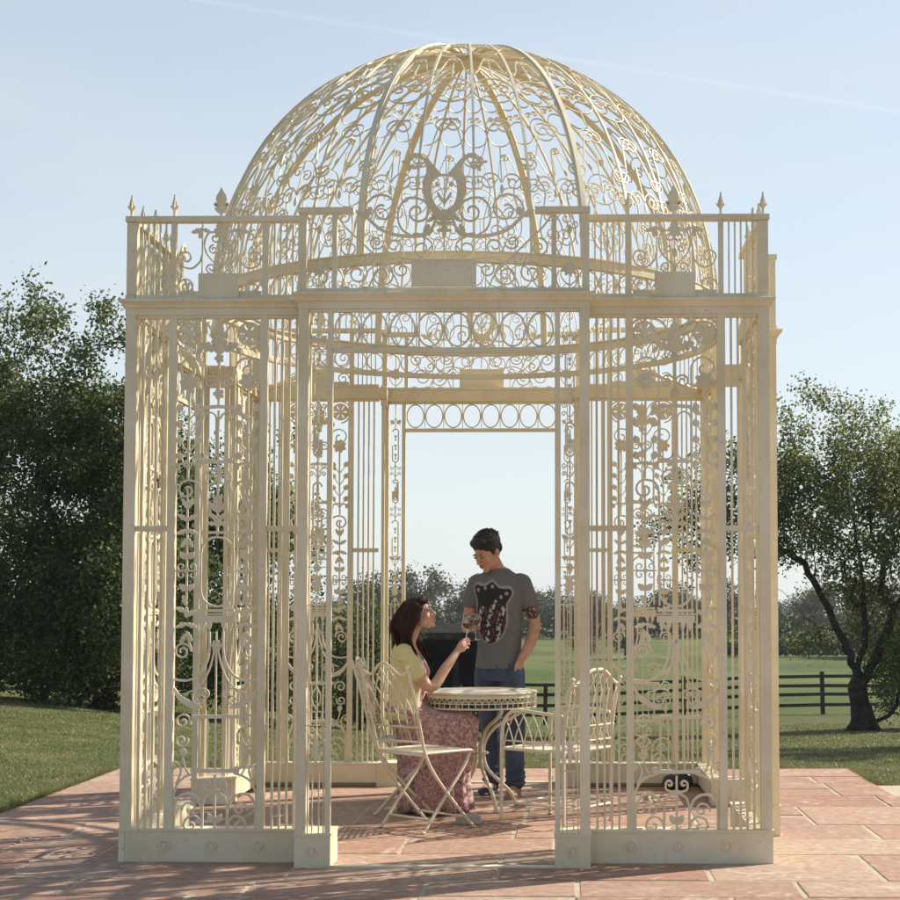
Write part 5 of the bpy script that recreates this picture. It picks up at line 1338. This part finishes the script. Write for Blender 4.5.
# left-hand hawthorn thicket
zb = hz(-8.4, 14.6)
def thorn(x, y, top, rad_, seed, lab, n=30000, sh=0):
    z0 = hz(x, y); rs = random.Random(seed)
    limbs = [[(x, y, z0), (x+.05, y, z0+.9), (x+.15, y, z0+2.2), (x+.1, y+.1, z0+top*.62)],
             [(x, y, z0+.5), (x-.5, y-.1, z0+1.5), (x-.9, y, z0+top*.55)], [(x, y, z0+.6), (x+.6, y+.2, z0+1.6), (x+.9, y, z0+top*.5)], [(x, y, z0+.8), (x+.1, y-.6, z0+1.8), (x, y-.9, z0+top*.45)]]
    crowns = [(x, y, z0+top*.50, rad_, rad_*.9, top*.42), (x-.2, y, z0+top*.72, rad_*.8, rad_*.7, top*.24), (x+rad_*.3, y-.3, z0+top*.28, rad_*.95, rad_*.8, top*.2), (x-.2, y-.2, z0+top*.13, rad_*1.0, rad_*.8, top*.12), (x+.4, y-.3, z0+.45, rad_*.8, rad_*.6, .4)]
    shoots = [(x+rs.uniform(-1, 1)*rad_*.8, y+rs.uniform(-.5, .5)*rad_, z0+top*rs.uniform(.93, 1.05)) for i in range(sh)]
    return tree('hawthorn_tree', lab, 'tree', 'hawthorn trees behind the left side of the gazebo', (x, y, z0), limbs, crowns, 600, n, .074, M['leaf_left'], seed, .15, .24, .13, -.30, .9, shoots)
thorn(-8.75, 14.8, 6.3, 1.75, 3, 'dense dark hawthorn cut by the left edge of the photo', 76000, 14)
thorn(-6.55, 14.3, 6.1, 1.55, 11, 'tall dense hawthorn standing just left of the gazebo front corner post', 76000, 14)
thorn(-4.75, 16.2, 4.7, 1.45, 17, 'lower leafy hawthorn seen through the left wall of the gazebo', 38000, 8)
thorn(-11.4, 15.6, 5.9, 1.8, 23, 'hawthorn furthest left, behind the thicket and mostly outside the photo', 20000, 6)
# right-hand field tree: leaning stems
X0, Y0 = 5.80, 17.0; z0 = hz(X0, Y0)
limbs = [[(X0, Y0, z0), (X0-.05, Y0, z0+.5), (X0-.15, Y0, z0+1.1), (X0-.42, Y0+.05, z0+1.75), (X0-.78, Y0, z0+2.5), (X0-1.15, Y0-.05, z0+3.0), (X0-1.45, Y0, z0+3.15), (X0-1.75, Y0+.1, z0+3.6)],
         [(X0-.1, Y0, z0+.9), (X0+.05, Y0+.1, z0+1.8), (X0, Y0+.1, z0+2.9), (X0-.2, Y0, z0+3.9), (X0-.3, Y0, z0+4.8)],
         [(X0, Y0, z0+.8), (X0+.5, Y0, z0+1.9), (X0+.95, Y0-.1, z0+3.0), (X0+1.4, Y0, z0+4.1)],
         [(X0-.78, Y0, z0+2.5), (X0-.85, Y0+.1, z0+3.4), (X0-.9, Y0, z0+4.5)],
         [(X0-.45, Y0, z0+1.7), (X0-.9, Y0+.3, z0+1.9), (X0-1.3, Y0+.3, z0+2.4), (X0-1.9, Y0+.2, z0+2.6)],
         [(X0+.1, Y0, z0+.1), (X0+.5, Y0, z0+.35), (X0+.85, Y0+.1, z0+1.2), (X0+1.0, Y0, z0+2.0)]]
crowns = [(X0-.7, Y0, z0+4.6, 1.5, 1.4, 1.25), (X0-1.9, Y0, z0+4.0, 1.5, 1.2, 1.2), (X0+1.1, Y0, z0+4.2, 1.7, 1.4, 1.35), (X0+.2, Y0, z0+3.5, 1.9, 1.5, 1.1), (X0+1.0, Y0, z0+1.7, 1.1, .8, .8), (X0+.1, Y0+.3, z0+2.2, .9, .7, .5), (X0+1.1, Y0-.1, z0+1.25, 1.3, .8, .8), (X0-1.4, Y0+.6, z0+1.75, 1.2, .5, .45), (X0-.7, Y0+.5, z0+1.6, .8, .5, .4), (X0-3.0, Y0+.3, z0+3.6, .8, .8, .9)]
tree('field_tree', 'leaning multi stemmed tree with open crown growing right of the gazebo by the field fence', 'tree', None, (X0, Y0, z0), limbs, crowns, 620, 60000, .070, M['leaf_right'], 41, .19, .2, .125, -.16, 1.1,
     [(X0-1.0, Y0, z0+5.95), (X0-.9, Y0, z0+5.8), (X0-1.5, Y0, z0+5.6), (X0+.4, Y0, z0+5.6)])
# a neighbour just outside the frame
X1, Y1 = 9.3, 18.2; z1 = hz(X1, Y1)
tree('field_tree', 'bushy tree whose leaves reach in from the right edge of the photo', 'tree', None, (X1, Y1, z1), [[(X1, Y1, z1), (X1, Y1, z1+1), (X1-.3, Y1, z1+2.5), (X1-.4, Y1, z1+4)], [(X1, Y1, z1+.8), (X1+.8, Y1, z1+2.2), (X1+1, Y1, z1+3.6)]],
     [(X1-.6, Y1, z1+3.7, 1.9, 1.6, 1.7), (X1+.6, Y1, z1+3.4, 1.8, 1.5, 1.5), (X1-.8, Y1, z1+1.8, 1.2, 1, 1)], 300, 22000, .085, M['leaf_right'], 47, .17, .24, .13, -.15)

X2, Y2 = 8.9, 9.4; z2 = hz(X2, Y2)
tree('shade_tree', 'leafy tree just outside the right edge of the photo, its shade lying across the grass', 'tree', None, (X2, Y2, z2), [[(X2, Y2, z2), (X2, Y2, z2+1.2), (X2-.2, Y2, z2+2.6), (X2-.1, Y2, z2+4.4)], [(X2, Y2, z2+1.0), (X2+.9, Y2+.3, z2+2.4), (X2+1.1, Y2, z2+4)]],
     [(X2-.3, Y2, z2+4.2, 2.1, 1.9, 1.6), (X2+.6, Y2+.4, z2+3.2, 2.0, 1.8, 1.4)], 260, 18000, .10, M['leaf_right'], 53, .18, .26, .15, -.15)

# distant trees and hedges on the far side of the pasture
protosF = []
for sd__ in range(5):
    rs = np.random.RandomState(100+sd__); root = empty('distant_tree'); h_ = 7.0
    m = MB(); lim = []
    m.tube([(0, 0, -.2), (.05, 0, 1.2), (0, 0, 2.6), (.1, 0, 4.2)], [.28, .22, .18, .08], 7)
    for q in range(14):
        a = rs.uniform(0, 2*pi); z_ = rs.uniform(1.6, 4); r_ = rs.uniform(1.2, 2.6); e_ = Vector((math.cos(a)*r_, math.sin(a)*r_, z_+rs.uniform(.8, 2.2))); m.tube([(0, 0, z_), e_*.5+Vector((0, 0, z_*.5)), e_], [.09, .05, .02], 5); lim.append(e_)
    m.build('trunk', M['bark'], root, True)
    cs_ = []
    for q in range(34):
        d_ = rs.normal(size=3); d_ /= np.linalg.norm(d_); cs_.append(np.array((0, 0, 4.1))+d_*np.array((2.7, 2.7, 2.4))*rs.rand()**.4)
    cs_ = np.array(cs_); pk = rs.randint(0, len(cs_), 3000); P_ = cs_[pk]+rs.normal(size=(3000, 3))*.48; P_ = P_[P_[:, 2] > .7]
    V_, F_ = leaves(P_, .34, rs); np_mesh('crown', V_, F_, M['leaf_far'], root); protosF.append(root)
rr_ = random.Random(5); used = set()
spots = []
x = -58
while x < 62:
    spots.append((x, rr_.uniform(140, 165), rr_.uniform(.50, .68))); x += rr_.uniform(2.8, 4.6)
spots += [(-17.5, 138, .95), (-13.6, 141, 1.0), (-9.2, 145, .85), (-2.0, 150, .80), (3.5, 150, .7), (12, 148, .8), (17, 143, .85), (25, 140, .8), (31, 140, .9)]
places = lambda x: ('behind the left hawthorns' if x < -22 else 'seen through the left wall of the gazebo' if x < -11 else 'seen through the open doorway' if x < 3 else 'seen through the right wall of the gazebo' if x < 24 else 'behind the leaning field tree')
for i, (x, y, s_) in enumerate(spots):
    p = protosF[i % 5]; o = p if p not in used and not used.add(p) else copy_tree(p)
    o.location = (x, y, -1.9); o.rotation_euler = (0, 0, rr_.uniform(0, 6)); o.scale = (s_*rr_.uniform(.95, 1.3), s_*rr_.uniform(.95, 1.3), s_)
    tag(o, 'hazy distant tree beyond the pasture, '+places(x), 'tree', 'distant trees '+places(x))
def hedge(name, label, x0, x1, y, zt, zb_, dep, n, size, seed):
    rs = np.random.RandomState(seed); X_ = rs.uniform(x0, x1, n); bump = np.array([.75+.35*noise.noise(Vector((a*.23, seed, 0))) for a in X_])
    P_ = np.c_[X_, y+rs.uniform(-dep, dep, n), zb_+(zt-zb_)*rs.rand(n)**.8*bump]
    V_, F_ = leaves(P_, size, rs); tag(np_mesh(name, V_, F_, M['leaf_hedge']), label, 'hedge', kind='stuff')
hedge('hedge', 'long dark hedgerow along the far edge of the pasture', -60, 65, 134, 1.0, -1.9, 1.2, 26000, .42, 1)
hedge('hedge', 'low clipped hedge crossing the pasture right of the gazebo', 10, 34, 86, -.7, -1.9, .6, 9000, .28, 2)
for i, (x, y, s_) in enumerate(((1.9, 78, .20), (4.4, 82, .26), (20, 84, .5))):
    o = copy_tree(protosF[i]); o.name = 'bush'; o.location = (x, y, -1.95); o.scale = (s_*1.6, s_*1.6, s_*1.1); tag(o, ['small round bush in the pasture just right of the standing man', 'round bush in the pasture beside the doorway post', 'taller bush on the low hedge seen right of the gazebo'][i], 'bush', 'x'); del o['group']

# ------------------------------------------------------------------ fence and shed
fe = empty('field_fence', (0, 33, -1.85)); tag(fe, 'dark four rail wooden field fence crossing behind the gazebo', 'fence')
px_ = [.134+1.914*k_ for k_ in range(-11, 12)]
for i, x in enumerate(px_):
    m = MB(); z_ = hz(x, 33)+1.85; m.box(x-.055, x+.055, -.045, .045, z_-.3, z_+1.17+.04*math.sin(i*2.1)); m.xf(lambda a, b_, c, k_=.02*math.sin(i*5.3), x_=x, z0_=z_: (a+(c-z0_)*k_, b_, c)); m.build('post', M['fence'], fe)
for q, hgt in enumerate((1.07, .79, .53, .27)):
    m = MB()
    for x, x2 in zip(px_, px_[1:]):
        za, zb2 = hz(x, 33)+1.85+hgt+.025*math.sin(x*3+q*1.7), hz(x2, 33)+1.85+hgt+.025*math.sin(x2*3+q*1.7)
        m.add([(x+.002, -.075, za-.045), (x2-.002, -.075, zb2-.045), (x2-.002, -.0465, zb2-.045), (x+.002, -.0465, za-.045), (x+.002, -.075, za+.045), (x2-.002, -.075, zb2+.045), (x2-.002, -.0465, zb2+.045), (x+.002, -.0465, za+.045)], [(0,3,2,1),(4,5,6,7),(0,1,5,4),(1,2,6,5),(2,3,7,6),(3,0,4,7)])
    m.build('rail', M['fence'], fe)
sh = empty('field_shelter', (-2.7, 26, hz(-2.7, 26))); tag(sh, 'long low black timber field shelter with weathered roof, behind the seated woman', 'shed')
m = MB(); L0, L1 = -2.15, 1.75
for i in range(34):
    x = L0+(L1-L0)*i/34; w_ = (L1-L0)/34
    if 6 <= i <= 12 or 20 <= i <= 29: continue
    m.box(x+.004, x+w_-.004, -.02+.01*(i % 2), .0+.01*(i % 2), -.3, 2.12)
m.box(L0, L0+.05, .02, 3.0, -.3, 2.0); m.box(L1-.05, L1, .02, 3.0, -.3, 2.0); m.box(L0+.05, L1-.05, 2.95, 3.0, -.3, 2.25)
m.build('wall', M['shedwall'], sh)
m = MB(); m.add([(L0-.15, -.35, 2.14), (L1+.2, -.35, 2.14), (L1+.2, 3.2, 2.30), (L0-.15, 3.2, 2.30), (L0-.15, -.35, 2.20), (L1+.2, -.35, 2.20), (L1+.2, 3.2, 2.36), (L0-.15, 3.2, 2.36)], [(0,3,2,1),(4,5,6,7),(0,1,5,4),(1,2,6,5),(2,3,7,6),(3,0,4,7)]); m.build('roof', M['shedroof'], sh)
m = MB(); m.box(L0-.16, L1+.21, -.375, -.353, 2.05, 2.21); m.build('fascia', M['fence'], sh)
for x in (L0+.9, L0+3.0):
    m = MB(); m.box(x-.06, x+.06, -.04, .06, -.3, 2.12); m.build('post', M['shedwall'], sh)

# ------------------------------------------------------------------ spring haze over the fields
hzm = bpy.data.materials.new('haze_air'); hzm.use_nodes = True; nt = hzm.node_tree; nt.nodes.remove(nt.nodes['Principled BSDF'])
pv = nt.nodes.new('ShaderNodeVolumePrincipled'); pv.inputs['Density'].default_value = HAZE; pv.inputs['Color'].default_value = (.93, .95, .97, 1); pv.inputs['Anisotropy'].default_value = .3
nt.links.new(pv.outputs[0], nt.nodes['Material Output'].inputs['Volume'])
m = MB(); m.box(-905, 905, -65, 1950, -5, 9)
tag(m.build('haze', hzm), 'pale spring haze lying over the fields behind the gazebo', 'haze', kind='stuff')

# brambles along the shelter and bushes by the field fence
rs = np.random.RandomState(77); cs_ = np.c_[rs.uniform(-5.2, -.6, 60), rs.uniform(25.0, 25.7, 60), np.zeros(60)]; cs_[:, 2] = [hz(a, c)+rs.uniform(.1, .75) for a, c in cs_[:, :2]]
P_ = cs_[rs.randint(0, 60, 9000)]+rs.normal(size=(9000, 3))*.17; V_, F_ = leaves(P_, .085, rs)
tag(np_mesh('bramble', V_, F_, M['leaf_hedge']), 'low dark brambles growing along the foot of the black field shelter', 'bramble', kind='stuff')
for i, (x, y, h_, lab) in enumerate(((7.4, 18.6, 2.3, 'bush growing against the right side of the leaning field tree'), (-3.2, 19.5, 2.6, 'leafy bush seen between the left bars of the gazebo, nearest the shelter'))):
    z_ = hz(x, y)
    tree('field_bush', lab, 'bush', None, (x, y, z_), [[(x, y, z_), (x, y, z_+h_*.3), (x+.1, y, z_+h_*.6)], [(x, y, z_+.1), (x+.4, y, z_+h_*.4)], [(x, y, z_+.1), (x-.4, y, z_+h_*.4)]],
         [(x, y, z_+h_*.52, h_*.55, h_*.45, h_*.48), (x-.1, y-.1, z_+h_*.25, h_*.55, h_*.4, h_*.25)], 130, 12000, .07, M['leaf_right'] if i < 1 else M['leaf_left'], 60+i, .05, .16, .11, -.3)
